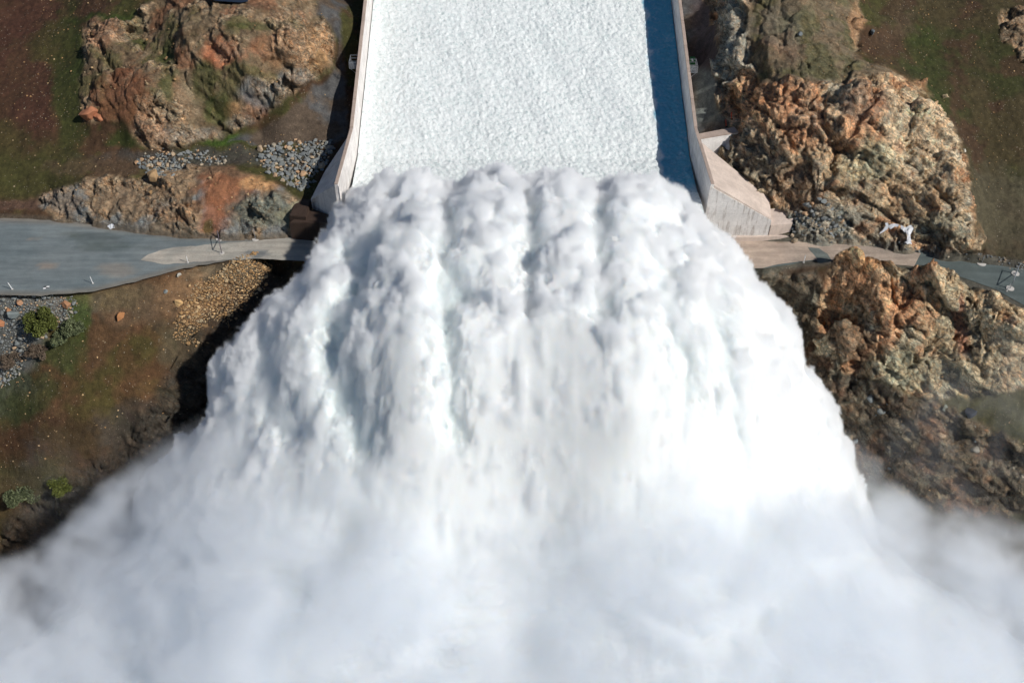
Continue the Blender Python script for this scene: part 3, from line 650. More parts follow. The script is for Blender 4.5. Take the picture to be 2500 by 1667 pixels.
# ------------------------------------------------------------------ spillway walls
def ztop(Y): return float(wall_top(Y))
def wall_strip(mb, xi, xo, y0, y1, hb):
    mb.hexa([(xi, y0, ztop(y0) - hb), (xo, y0, ztop(y0) - hb), (xo, y1, ztop(y1) - hb), (xi, y1, ztop(y1) - hb), (xi, y0, ztop(y0)), (xo, y0, ztop(y0)), (xo, y1, ztop(y1)), (xi, y1, ztop(y1))])
def build_wall(sgn, xo, label):
    root = empty('spillway_wall', (xo, CHW_END, 0)); 
    inv = Vector((-xo, -CHW_END, 0))
    xi = xo - sgn * .5
    def fin(mb, name, mat, bevel=0):
        o = mb.build(name, mat, None, False, bevel); o.data.transform(Matrix.Translation(inv)); o.parent = root; return o
    a = MB()
    for y0 in np.arange(141.5, 236, 6.1):
        y1 = min(y0 + 6.06, 236); wall_strip(a, xi, xo, y0, y1, 9.5)
    fin(a, 'side_wall', M['wall'])
    k = MB()
    for y0 in np.arange(141.5, 236, 6.1):
        y1 = min(y0 + 6.04, 236); z0, z1 = ztop(y0), ztop(y1); x0, x1 = xi - sgn * .0, xo + sgn * .06
        k.hexa([(x0, y0, z0 + .01), (x1, y0, z0 + .01), (x1, y1, z1 + .01), (x0, y1, z1 + .01), (x0, y0, z0 + .2), (x1, y0, z0 + .2), (x1, y1, z1 + .2), (x0, y1, z1 + .2)])
    fin(k, 'coping', M['cap'], .02)
    # end section: horizontal top, flared, battered outer face
    fl = .7 * sgn
    e = MB(); y0, y1 = CHW_END, 141.45
    e.hexa([(xi + fl, y0, -1.5), (xo + fl, y0, -1.5), (xo, y1, 1), (xi, y1, 1), (xi + fl, y0, 10.8), (xo + fl, y0, 10.8), (xo, y1, 10.95), (xi, y1, 10.95)])
    fin(e, 'end_wall', M['wall'])
    k = MB(); k.hexa([(xi + fl, y0, 10.81), (xo + fl, y0, 10.81), (xo, y1, 10.96), (xi, y1, 10.96), (xi + fl, y0, 10.95), (xo + fl, y0, 10.95), (xo, y1, 11.1), (xi, y1, 11.1)]); fin(k, 'coping', M['cap'])
    if sgn > 0:
        p = [(xo + fl, y0 + .02, 10.6), (41.0, y0 + .02, 4.0), (41.6, 131.6, 4.2), (xo + .02, 138.6, 10.5)]
    else:
        p = [(xo + fl, y0 + .02, 10.6), (-32.2, 130.2, 5.0), (-30.9, 137.5, 5.2), (xo - .02, 140.4, 10.5)]
    b = MB(); b.hexa([(q[0], q[1], -1.2) for q in p] + p); o = fin(b, 'buttress', M['beige'] if sgn > 0 else M['wall'])
    # the stained end face stands 3 mm proud
    f = MB(); q0, q1 = p[0], p[1]
    yq = q1[1] - .02
    f.hexa([(q0[0] - .6 * sgn, y0 - .10, -1.4), (q1[0], yq - .10, -1.4), (q1[0], yq + .017, -1.4), (q0[0] - .6 * sgn, y0 + .017, -1.4),
            (q0[0] - .6 * sgn, y0 - .10, 10.5), (q1[0], yq - .10, q1[2] - .12), (q1[0], yq + .017, q1[2] - .12), (q0[0] - .6 * sgn, y0 + .017, 10.5)])
    fin(f, 'end_face', M['stained'])
    if sgn > 0:
        g = MB(); g.hexa([(41.02, 126.0, -.5), (44.6, 126.6, -.5), (45.6, 129.6, -.5), (41.6, 131.0, -.5), (41.02, 126.0, 3.0), (44.6, 126.6, 2.9), (45.6, 129.6, 3.2), (41.6, 131.0, 3.4)])
        fin(g, 'end_block', M['beige'], .05)
        g = MB(); g.hexa([(28, 125.3, -.4), (44.8, 125.9, -.4), (44.8, 126.58, -.4), (28, 126.0, -.4), (28, 125.3, .9), (44.8, 125.9, .9), (44.8, 126.58, .9), (28, 126.0, .9)])
        fin(g, 'footing', M['beige'], .05)
        # wing wall reaching to the crag
        A_ = P(1706, 345, 10.0); B_ = P(1800, 322, 10.0)
        w = MB(); w.hexa([(xo + .02, 139.3, 2.0), (xo + 3.0, 137.4, 2.5), (xo + 2.8, 140.2, 2.5), (xo + .02, 140.6, 2.0),
                          (xo + .02, 139.6, 9.9), (xo + 6.9, 141.6, 9.9), (xo + 6.5, 143.0, 9.9), (xo + .02, 140.9, 9.9)])
        fin(w, 'wing_wall', M['bright'])
        w = MB(); w.hexa([(xo + .02, 139.55, 9.92), (xo + 7.0, 141.55, 9.92), (xo + 6.5, 143.1, 9.92), (xo + .02, 141.0, 9.92), (xo + .02, 139.55, 10.1), (xo + 7.0, 141.55, 10.1), (xo + 6.5, 143.1, 10.1), (xo + .02, 141.0, 10.1)])
        fin(w, 'coping', M['cap'], .03)
    else:
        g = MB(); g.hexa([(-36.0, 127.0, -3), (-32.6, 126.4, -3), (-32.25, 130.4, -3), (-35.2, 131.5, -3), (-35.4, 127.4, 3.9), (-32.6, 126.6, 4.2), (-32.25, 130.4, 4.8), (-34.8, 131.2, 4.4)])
        fin(g, 'end_block', M['dark_brown'], .08)
        g = MB(); g.hexa([(-35.6, 126.2, -4), (-26.6, 124.9, -4), (-26.6, 126.0, -4), (-32.6, 129.6, -4), (-35.4, 126.4, 3.2), (-26.6, 125.1, 4.2), (-26.6, 126.0, 4.2), (-32.6, 129.6, 3.8)]); fin(g, 'footing', M['dark_brown'], .08)
    tag(root, label, 'spillway wall', 'concrete side walls of the spillway chute', 'thing'); return root
wl = build_wall(-1, WXL, 'left concrete wall of the spillway chute, sunlit inner face and dark shaded outer face')
wr = build_wall(1, WXR, 'right concrete wall of the spillway chute with white wing wall and beige sloping buttress')
# chute slab below the water with lip and four flip blocks
s = MB(); s.hexa([(WXL + .7, 141, .9), (WXR - .7, 141, .9), (WXR - .7, 236, 24.5), (WXL + .7, 236, 24.5), (WXL + .7, 141, 2.2), (WXR - .7, 141, 2.2), (WXR - .7, 236, 25.8), (WXL + .7, 236, 25.8)])
s.box(WXL + .05, WXR - .05, 124.2, 140.98, -4, 2.2)
o = s.build('chute_slab', M['wall']); tag(o, 'concrete floor of the chute below the racing water', 'slab', kind='structure')

# ------------------------------------------------------------------ chute water
def water_mat():
    t = NT('foaming_chute_water'); pos = t.n('NewGeometry').outputs['Position']
    mp = t.n('Mapping', Scale=(1.0, .8, 1.0), Rotation=(0, 0, .5)); t.t.links.new(pos, mp.inputs['Vector'])
    n1 = t.noise(mp.outputs[0], 1.9, 7, .72, .8); n2 = t.noise(mp.outputs[0], .22, 4, .6, .5); n3 = t.noise(mp.outputs[0], 5, 4, .7)
    c = t.mix(t.ramp(n1, [(.36, 1), (.50, 0)]), (.82, .855, .85), (.50, .59, .59))
    c = t.mix(t.math('MULTIPLY', t.ramp(n2, [(.3, 1), (.5, 0)]), .25), c, (.66, .74, .75))
    mq = t.n('Mapping', Scale=(.35, 1.3, 1.0), Rotation=(0, 0, -.45)); t.t.links.new(pos, mq.inputs['Vector']); ob = t.noise(mq.outputs[0], .55, 5, .7, 1.2)
    c = t.mix(t.math('MULTIPLY', t.ramp(ob, [(.34, 1), (.48, 0)]), .45), c, (.60, .68, .67))
    unshaded = t.n('Attribute', attribute_name='unshaded').outputs['Fac']
    unshaded = t.math('SUBTRACT', 1.0, t.math('MULTIPLY', t.math('SUBTRACT', 1.0, unshaded), t.ramp(t.noise(pos, .9, 6, .75, 1.0), [(.50, 1), (.74, .6)])))
    c = t.mix(unshaded, (.004, .33, .52), c)  # deep blue painted in as the right wall's shadow on the water
    h = t.math('ADD', n1, t.math('MULTIPLY', n3, .35))
    t.bsdf(c, .6, t.bump(h, .30, .3)); return t.m
M['water'] = water_mat()
wxs = np.arange(WXL + .64, WXR - .6, .16); wys = np.concatenate([np.arange(124, 186, .16), np.arange(186.3, 236, .5)])
WX, WY = np.meshgrid(wxs, wys)
bed = wall_top(WY) - FREE
d1 = fbm2(WX * 1.0 + .25 * WY, WY * .8, 1.25, 4, 201, .6); d2 = fbm2(WX + .4 * WY, WY * .5, 9, 3, 211)
WZ = bed + .11 * np.abs(d1) * (1 + .8 * fbm2(WX, WY, 6, 3, 251)) + .10 * fbm2(WX + .3 * WY, WY, .9, 3, 221, .7) + .25 * d2
# near the lip the sheet lifts over the flip bucket
WZ += 1.2 * sst(134, 124, WY)
edge = np.minimum(WX - WXL, WXR - WX); WZ += .25 * sst(3, .6, edge)
unshaded = np.clip(1 - .85 * sst(6.1, 4.9, (WXR - WX) + .7 * fbm2(WX, WY, 3, 3, 231)) * (WX > 0) * sst(129, 134, WY), 0, 1)  # drops beside the right wall: mask for the shadow painted there
wi = np.arange(WX.size).reshape(WX.shape); WF = np.stack([wi[:-1, :-1], wi[:-1, 1:], wi[1:, 1:], wi[1:, :-1]], -1).reshape(-1, 4)
o = mesh_obj('water', np.stack([WX, WY, WZ], -1).reshape(-1, 3), WF, M['water'], None, True, {'unshaded': unshaded.ravel()})
tag(o, 'white foaming water racing down the chute', 'water', kind='structure')
#POND
q = [(505,-14),(545,-16),(600,-14),(606,4),(590,7),(560,5),(530,3),(508,-2)]
pw_ = [on_ground(a, max(b, -14)) for a, b in q]; pz = max(p[2] for p in pw_) - .35
t = NT('pond_water'); t.bsdf((.02, .03, .05), .12, t.bump(t.noise(t.n('NewGeometry').outputs['Position'], 3, 3), .1, .02)); M['pond'] = t.m
pm = mesh_obj('pond', [P(a, b, pz + .25) for a, b in q], [tuple(range(len(q)))], M['pond']); tag(pm, 'small dark pool on the left mound', 'water', kind='structure')
print('walls+water', round(time.time() - T0, 1))
#PART2

# ------------------------------------------------------------------ spray leaving the flip blocks
def rbf(points, reg=.4):
    w_ = np.array([P(*p) for p in points]); n_ = len(w_)
    A_ = np.sqrt(((w_[:, None, :2] - w_[None, :, :2]) ** 2).sum(-1) + 4.0); B_ = np.zeros((n_ + 3, n_ + 3)); B_[:n_, :n_] = A_ - np.eye(n_) * reg
    Q_ = np.hstack([np.ones((n_, 1)), w_[:, :2] / 100]); B_[:n_, n_:] = Q_; B_[n_:, :n_] = Q_.T
    k_ = np.linalg.solve(B_, np.concatenate([w_[:, 2], np.zeros(3)]))
    def f(x, y):
        sh = x.shape; x = x.ravel(); y = y.ravel(); o_ = np.empty(x.shape)
        for i in range(0, len(x), 40000):
            s_ = slice(i, i + 40000)
            r = np.sqrt((x[s_, None] - w_[None, :, 0]) ** 2 + (y[s_, None] - w_[None, :, 1]) ** 2 + 4.0)
            o_[s_] = r @ k_[:n_] + k_[n_] + k_[n_ + 1] * x[s_] / 100 + k_[n_ + 2] * y[s_] / 100
        return o_.reshape(sh)
    return f
SP = [(1010,392,15),(1220,386,16),(1370,390,16),(1560,394,15),(1095,436,11.5),(1290,422,12.5),(1462,438,11.5),(870,450,10.8),(790,515,8.6),(1690,455,10.8),(1745,510,9.4),
 (1000,500,17),(1130,500,17.5),(1380,500,18),(1560,500,17),(880,540,14),(1680,560,14),
 (1000,600,19),(1250,600,20),(1500,600,19.5),(850,620,15.5),(1650,620,16.5),(1760,640,12),
 (1000,800,18),(1250,800,18.5),(1500,800,18),(700,800,8),(820,800,12),(1800,800,10),(1650,800,15),
 (1250,1000,11.5),(1000,1000,11),(1550,1000,11),(780,1000,4),(1800,1000,3),(600,1000,-3),(1950,1000,-7),
 (1250,1200,2.5),(900,1200,0),(1600,1200,0),(500,1200,-10),(2000,1180,-14),(700,1150,-3),(1800,1150,-6),
 (1250,1500,-10),(800,1500,-12),(1700,1500,-12),(300,1350,-20),(2200,1300,-22),(0,1500,-27),(0,1667,-29),(2500,1400,-27),(2500,1667,-29),(1250,1800,-18),(300,1667,-24),(2200,1667,-24),
 (705,630,8),(590,735,3),(505,830,-1.5),(480,910,-5.5),(455,1000,-10.5),(300,1120,-20.5),(100,1280,-27),(0,1350,-31),
 (1850,640,6),(1955,740,0),(1975,790,-2),(2040,900,-10),(2090,1000,-16),(2140,1130,-23),(2300,1220,-21)]
SP = [(a, b, c - 7.0 * math.exp(-((a - 1250) / 480) ** 2) * float(np.clip((b - 480) / 180, 0, 1))) for a, b, c in SP]
senv = rbf(SP)
EDGE = [(830,455),(900,405),(960,386),(1010,380),(1060,392),(1095,422),(1130,398),(1180,380),(1225,376),(1265,388),(1290,408),(1320,388),(1370,382),(1420,390),(1462,424),(1500,394),(1560,384),(1610,396),(1660,420),(1700,460),(1735,500),(1790,545),(1830,590),(1850,630),(1900,670),(1950,715),(1972,760),(1965,800),(1985,850),(2040,930),(2085,1030),(2130,1130),(2200,1240),(2500,1420),(2900,1700),(2900,2100),(-300,2100),(-300,1560),(0,1460),(130,1360),(260,1240),(330,1130),(430,1030),(490,985),(500,930),(482,880),(500,820),(560,760),(640,690),(700,640),(760,560),(800,500)]
sx = np.arange(-98, 102, .19); sy = np.arange(50, 131.5, .19)
SX, SY = np.meshgrid(sx, sy)
E0 = senv(SX, SY)
qx, qy = proj(SX, SY, E0)
ew = fbm2(SX, SY, 7, 3, 301); ew2 = fbm2(SX, SY, 2.2, 4, 311)
sd_ = poly_sd(qx + 10 * ew + 9 * ew2, qy + 8 * ew2, EDGE) / 15.0     # metres inside the outline
valley = np.zeros(SX.shape)
for pts, w_, dp in [([(1095,432),(1080,560),(1072,660),(1090,800),(1105,1000)],1.8,2.8),([(1290,418),(1300,560),(1295,700),(1300,700)],1.6,2.5),([(1462,434),(1470,560),(1482,720)],1.7,2.8),
                    ([(855,560),(862,640),(810,730),(815,860),(870,1010)],3.2,3.4),([(1630,540),(1640,700),(1690,900)],2.2,2.0),([(960,440),(905,560),(880,640)],1.6,1.8),([(1740,640),(1760,760),(1800,960)],2.5,2.2),
                    ([(1115,655),(1120,670)],2.6,3.0),([(1340,485),(1345,490)],1.2,1.6),([(640,780),(640,900),(700,1020)],2.5,1.8)]:
    dm = np.full(SX.shape, 1e9)
    W_ = [P(a, b, float(E0.ravel()[np.argmin((qx - a) ** 2 + (qy - b) ** 2)]))[:2] for a, b in pts]
    for (x1, y1), (x2, y2) in zip(W_[:-1], W_[1:]):
        e0, e1 = x2 - x1, y2 - y1; t_ = np.clip(((SX - x1) * e0 + (SY - y1) * e1) / (e0 * e0 + e1 * e1 + 1e-9), 0, 1)
        dm = np.minimum(dm, np.hypot(SX - x1 - t_ * e0 + 1.0 * ew2, SY - y1 - t_ * e1 + 1.0 * ew))
    valley += dp * np.exp(-(dm / w_) ** 2)
tt = np.clip(sd_ / 5.0, 0, 1)
S0 = E0 - valley * sst(0, 3, sd_) - (5.0 - 2.4 * sst(112, 120, SY)) * (1 - np.sqrt(1 - (1 - tt) ** 2)) 
lowz = sst(1120, 1260, qy); S0 = S0 - np.where(sd_ < 0, np.minimum(-sd_ * (9 - 7.0 * lowz), 22), 0)
S0 = S0 - lowz * 7.0 * sst(9, 0, sd_)
# polar flow coordinates
X0, Y0 = 2.0, 190.0
th = np.arctan2(SX - X0, Y0 - SY); rr_ = np.hypot(SX - X0, SY - Y0)
down = sst(112, 78, SY + .0 * SX)                 # 0 near the lip, 1 far down the fall
gx_, gy_ = np.gradient(S0, axis=1) / .19, np.gradient(S0, axis=0) / .19
nl = 1 / np.sqrt(np.clip(gx_, -3, 3) ** 2 + np.clip(gy_, -3, 3) ** 2 + 1); NX, NY, NZ = -np.clip(gx_, -3, 3) * nl, -np.clip(gy_, -3, 3) * nl, nl
ZF = sst(66, 76, SY); vk = 1 - np.clip(valley / .8, 0, 1); NX = NX * (1 - ZF); NY = NY * (1 - ZF); NZ = NZ * (1 - ZF) + ZF
def bil(scale, seed, stretch=1.0, warp=0):
    a_ = th * 75 / scale; b_ = rr_ / scale / stretch; c_ = S0 / scale
    if warp: 
        q_ = pn3(a_ * .5 + seed, b_ * .5, c_ * .5); a_ = a_ + warp * q_; b_ = b_ - warp * q_
    n_ = pn3(a_ + seed * 3.7, b_ + seed * 1.3, c_ + seed); return np.sqrt(n_ * n_ + .006)
crisp = sst(-.15, .25, fbm2(SX, SY, 9, 3, 321)) * (1 - .75 * down); crisp = np.maximum(crisp, sst(4.5, 1.5, sd_) * (1 - .7 * sst(95, 80, SY)))
crisp = np.clip(crisp, .12, 1)
crisp2 = crisp * sst(-.3, .2, fbm2(SX, SY, 3.5, 3, 331) + .1)
D1 = bil(7.5, 1, 1.5, .5) * (2.2 - .6 * down); D2 = bil(3.4, 2, 1.4, .6) * (1.25 - .4 * down); D3 = bil(1.6, 3, 1.2, .6) * (.25 + 1.0 * crisp); D4 = bil(.85, 4, 1.1, .4) * (.06 + .75 * crisp2)
D5 = np.abs(pn3(SX / .5, SY / .5, S0 / .5)) * .42 * crisp2
st = pn3(th * 75 / 1.1, rr_ / 9, S0 / 12) * .30 * (1 - .5 * crisp) * sst(.0, .25, fbm2(SX, SY, 12, 2, 341) + .1)
ZF = sst(66, 76, SY)                                  # 1 where the fine spray volume wraps the core
BIG = D1 + D2 - 1.6
edgew = sst(-1.5, .5, sd_) * (.35 + .65 * sst(0, 3.5, sd_))
DD = (BIG * (1 - ZF) + .5 * D3 * (1 - ZF) + D4 * (1 - ZF) + D5 * (1 - ZF) + st * (1 - ZF)) * edgew * (.4 + .6 * vk) - 2.2 * ZF
TOPZ = S0 + NZ * BIG * edgew * (.5 + .5 * vk)
keep = sd_ > -2.6 - 12 * lowz
SV = np.stack([SX + NX * DD, SY + NY * DD, S0 + NZ * DD], -1).reshape(-1, 3)
si = np.arange(SX.size).reshape(SX.shape); SF = np.stack([si[:-1, :-1], si[:-1, 1:], si[1:, 1:], si[1:, :-1]], -1)
kf = keep[:-1, :-1] & keep[1:, 1:] & keep[1:, :-1] & keep[:-1, 1:]
SF = SF[kf]; u, inv = np.unique(SF.ravel(), return_inverse=True)
def spray_mat():
    t = NT('white_spray'); pos = t.n('NewGeometry').outputs['Position']
    n1 = t.noise(pos, 1.2, 5, .7, .4); n2 = t.noise(pos, .12, 3, .5)
    c = t.mix(t.ramp(n2, [(.35, 0), (.65, 1)]), (.77, .795, .795), (.80, .82, .825))
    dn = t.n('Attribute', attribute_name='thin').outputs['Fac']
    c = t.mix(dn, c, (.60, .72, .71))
    cr = t.n('Attribute', attribute_name='crisp').outputs['Fac']
    nm = t.n('Bump', Distance=.25, Height=n1); t.t.links.new(t.math('MULTIPLY', cr, .55), nm.inputs['Strength'])
    t.bsdf(c, .9, nm.outputs[0], **{'Subsurface Weight': 1.0, 'Subsurface Scale': .6, 'Subsurface Radius': (1.0, 1.15, 1.3), 'Specular IOR Level': .0}); return t.m
M['spray'] = spray_mat()
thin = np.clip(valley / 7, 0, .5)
o = mesh_obj('spray', SV[u], inv.reshape(-1, 4), M['spray'], None, True, {'thin': thin.ravel()[u], 'crisp': crisp.ravel()[u]})
tag(o, 'huge billowing jets of white spray bursting off the end of the chute', 'spray', kind='stuff')
print('spray', len(u), round(time.time() - T0, 1))

# ------------------------------------------------------------------ drifting mist: a real volume, its top and density laid out on a map of the site
MS = 1.0
mxs = np.arange(-110, 110.1, MS); mys = np.arange(30, 132.1, MS)
MX, MY = np.meshgrid(mxs, mys)
ME = senv(MX, MY); mg = ground_z(MX.ravel(), MY.ravel()).reshape(MX.shape)
mqx, mqy = proj(MX, MY, ME); msd = poly_sd(mqx, mqy, EDGE) / 15.0
surf = np.where(msd > 0, ME, np.maximum(mg, ME - 9 * np.clip(-msd, 0, 50)))
low = sst(900, 1230, mqy); mid = sst(480, 800, mqy)
th_ = .7 + 1.6 * mid + 8.0 * low; de_ = .26 - .02 * mid - .06 * low
def mb(a, b, rx, ry, f=.6): return sst(1 + f, 1 - f, np.hypot((mqx - a) / rx, (mqy - b) / ry))
outw = 1.2 + 1.6 * mid + 3 * mb(2050, 950, 120, 160) + 5 * mb(350, 1060, 130, 110) + 13 * sst(1120, 1280, mqy) + 2.5 * mb(640, 690, 90, 50)
BANK = [(440,1000),(340,1100),(250,1190),(110,1290),(0,1370),(-300,1450),(-300,2400),(2900,2400),(2900,1240),(2520,1190),(2380,1205),(2270,1165),(2170,1100),(2100,1060),(2000,1150),(1600,1150),(1250,1150),(800,1150)]
bsd = poly_sd(mqx, mqy, BANK) / 15.0
bank = sst(-3.0, 7.0, bsd)
outw = outw - 13 * sst(1120, 1280, mqy) + 2 * sst(1120, 1280, mqy)
fall = sst(-outw, outw * .5, msd)
haze_r = .36 * mb(2380, 1130, 260, 110) + .35 * mb(230, 1230, 140, 70)
y0_ = 1090 + 190 * np.exp(-((mqx - 1230) / 520) ** 4) + 60 * sst(1700, 2000, mqx) + 110 * fbm2(MX, MY, 18, 3, 401) + 40 * fbm2(MX, MY, 6, 2, 411)
onset = sst(-150, 170, mqy - y0_); fade_in = sst(-160, 420, mqy - y0_); amp = np.maximum(fade_in, 1 - sst(-4, 0, msd)); bank = bank * np.maximum(sst(-160, 330, mqy - y0_), .999 * (1 - sst(-4, 0, msd)) * onset)
th_ = .7 + 1.6 * mid * onset + 8.0 * low * fade_in
mtop = np.maximum(surf + th_ * (.25 + .75 * fall), np.where(bank + haze_r > .01, np.maximum(mg + 4, ME + 3.5 * bank - 2), -60))
mden = np.maximum(de_ * fall * np.clip(.015 + sst(-160, 330, mqy - y0_), 0, 1), (.15 * np.maximum(bank, haze_r)))
vg = dict(verts=np.stack([MX, MY, MX * 0], -1).reshape(-1, 3))
mi = np.arange(MX.size).reshape(MX.shape); MF = np.stack([mi[:-1, :-1], mi[:-1, 1:], mi[1:, 1:], mi[1:, :-1]], -1).reshape(-1, 4)
def mist_mat():
    t = NT('drifting_mist'); at = t.n('Attribute', attribute_name='density').outputs['Fac']
    v = t.n('VolumePrincipled'); v.inputs['Color'].default_value = (.955, .975, 1, 1); v.inputs['Anisotropy'].default_value = .0
    v.inputs['Density Attribute'].default_value = ''
    t.t.links.new(at, v.inputs['Density']); t.t.links.new(v.outputs[0], t.out.inputs['Volume']); return t.m
M['mist'] = mist_mat()
mo = mesh_obj('mist', vg['verts'], MF, M['mist'], None, False, {'top': mtop.ravel(), 'dens': mden.ravel(), 'amp': (.15 + .85 * amp).ravel()})
tag(mo, 'soft pale mist drifting round and below the spray', 'mist', kind='stuff')
def build_mist(o, vox=.7):
    ng = bpy.data.node_groups.new('mist_field', 'GeometryNodeTree')
    ng.interface.new_socket('Geometry', in_out='INPUT', socket_type='NodeSocketGeometry'); ng.interface.new_socket('Geometry', in_out='OUTPUT', socket_type='NodeSocketGeometry')
    N = ng.nodes; L = ng.links; gi = N.new('NodeGroupInput'); go = N.new('NodeGroupOutput')
    def ma(op, a, b=0.0, c=0.0, clamp=False):
        n_ = N.new('ShaderNodeMath'); n_.operation = op; n_.use_clamp = clamp
        for i, v in enumerate((a, b, c)):
            if isinstance(v, bpy.types.NodeSocket): L.new(v, n_.inputs[i])
            else: n_.inputs[i].default_value = v
        return n_.outputs[0]
    pos = N.new('GeometryNodeInputPosition').outputs[0]; sp = N.new('ShaderNodeSeparateXYZ'); L.new(pos, sp.inputs[0])
    x_, y_, z_ = sp.outputs
    fx = ma('MINIMUM', ma('MAXIMUM', ma('DIVIDE', ma('SUBTRACT', x_, float(mxs[0])), MS), 0), len(mxs) - 1.001); fy = ma('MINIMUM', ma('MAXIMUM', ma('DIVIDE', ma('SUBTRACT', y_, float(mys[0])), MS), 0), len(mys) - 1.001)
    ix = ma('FLOOR', fx); iy = ma('FLOOR', fy); tx = ma('SUBTRACT', fx, ix); ty = ma('SUBTRACT', fy, iy)
    def samp(attr):
        na = N.new('GeometryNodeInputNamedAttribute'); na.data_type = 'FLOAT'; na.inputs['Name'].default_value = attr
        def at(dx, dy):
            k = N.new('GeometryNodeSampleIndex'); k.data_type = 'FLOAT'; k.domain = 'POINT'; L.new(gi.outputs[0], k.inputs['Geometry']); L.new(na.outputs[0], k.inputs['Value'])
            L.new(ma('ADD', ma('ADD', ix, float(dx)), ma('MULTIPLY', ma('ADD', iy, float(dy)), float(len(mxs)))), k.inputs['Index']); return k.outputs[0]
        def lp(a, b, t): return ma('MULTIPLY_ADD', ma('SUBTRACT', b, a), t, a)
        return lp(lp(at(0, 0), at(1, 0), tx), lp(at(0, 1), at(1, 1), tx), ty)
    top = samp('top'); den = samp('dens'); ampf = samp('amp')
    def noise(scale, detail, rough, dist=0, sc=(1, 1, 1)):
        vm = N.new('ShaderNodeVectorMath'); vm.operation = 'MULTIPLY'; L.new(pos, vm.inputs[0]); vm.inputs[1].default_value = sc
        n_ = N.new('ShaderNodeTexNoise'); L.new(vm.outputs[0], n_.inputs['Vector']); n_.inputs['Scale'].default_value = scale; n_.inputs['Detail'].default_value = detail; n_.inputs['Roughness'].default_value = rough; n_.inputs['Distortion'].default_value = dist
        return n_.outputs[0]
    n1 = ma('SUBTRACT', noise(.055, 5, .6, .6), .5); n2 = ma('SUBTRACT', noise(.2, 4, .6, .8), .5)
    lowf = ma('MULTIPLY', ma('MULTIPLY', ma('SUBTRACT', 100.0, y_), 1 / 35.0, clamp=True), ampf)
    depth = ma('SUBTRACT', ma('ADD', top, ma('ADD', ma('MULTIPLY', n1, ma('MULTIPLY_ADD', lowf, 18.0, 2.5)), ma('MULTIPLY', n2, ma('MULTIPLY_ADD', lowf, 9.0, 2.5)))), z_)
    d = ma('MULTIPLY', ma('SMOOTH_MIN', ma('MAXIMUM', depth, 0.0), 1.5, .5), 1 / 1.5, clamp=True)
    n3 = ma('MULTIPLY', ma('SUBTRACT', noise(.09, 5, .62, 1.4), .40), 5.0, clamp=True)
    d = ma('MULTIPLY', ma('MULTIPLY', d, ma('MULTIPLY_ADD', n3, 1.25, .10)), den)
    d = ma('MULTIPLY', d, ma('GREATER_THAN', d, .004))
    vc = N.new('GeometryNodeVolumeCube'); L.new(d, vc.inputs['Density'])
    mn = (float(mxs[0]) + 1, float(mys[0]) + 1, -34.0); mx_ = (float(mxs[-1]) - 1, float(mys[-1]) - 1, 30.0)
    vc.inputs['Min'].default_value = mn; vc.inputs['Max'].default_value = mx_
    for a, k in (('X', 0), ('Y', 1), ('Z', 2)): vc.inputs['Resolution ' + a].default_value = int((mx_[k] - mn[k]) / vox)
    sm = N.new('GeometryNodeSetMaterial'); sm.inputs['Material'].default_value = M['mist']; L.new(vc.outputs[0], sm.inputs[0]); L.new(sm.outputs[0], go.inputs[0])
    md = o.modifiers.new('mist_field', 'NODES'); md.node_group = ng
build_mist(mo)

print('mist', round(time.time() - T0, 1))

# ------------------------------------------------------------------ fine billowing skin of the spray: dense small-scale volume wrapped round the core
def spray_vol_mat():
    t = NT('spray_droplets'); at = t.n('Attribute', attribute_name='density').outputs['Fac']
    v = t.n('VolumePrincipled'); v.inputs['Color'].default_value = (.99, .995, 1, 1); v.inputs['Anisotropy'].default_value = .0; v.inputs['Density Attribute'].default_value = ''
    t.t.links.new(at, v.inputs['Density']); t.t.links.new(v.outputs[0], t.out.inputs['Volume']); return t.m
M['spray_vol'] = spray_vol_mat()
kx = np.where((sx > -84) & (sx < 86))[0][::3]; ky = np.where(sy > 62)[0][::3]
VX, VY = np.meshgrid(sx[kx], sy[ky]); VT = TOPZ[np.ix_(ky, kx)]; VS = sd_[np.ix_(ky, kx)]; VC = crisp2[np.ix_(ky, kx)]; VF = sst(63, 74, VY)
VT = VT - np.where(VS < 0, 0, 0) 
vsup = sst(-1.6, .4, VS)
vi = np.arange(VX.size).reshape(VX.shape); VFc = np.stack([vi[:-1, :-1], vi[:-1, 1:], vi[1:, 1:], vi[1:, :-1]], -1).reshape(-1, 4)
vo = mesh_obj('spray', np.stack([VX, VY, VX * 0], -1).reshape(-1, 3), VFc, M['spray_vol'], None, False, {'top': VT.ravel(), 'dens': (vsup * VF * (1 - .45 * sst(100, 80, VY))).ravel(), 'cr': VC.ravel(), 'big': (1.0 + .3 * sst(108, 82, VY)).ravel(), 'fall': (1.0 + 4.5 * sst(112, 92, VY)).ravel()})
tag(vo, 'fine white droplet clouds wrapping the heads of the spray jets', 'spray', kind='stuff')
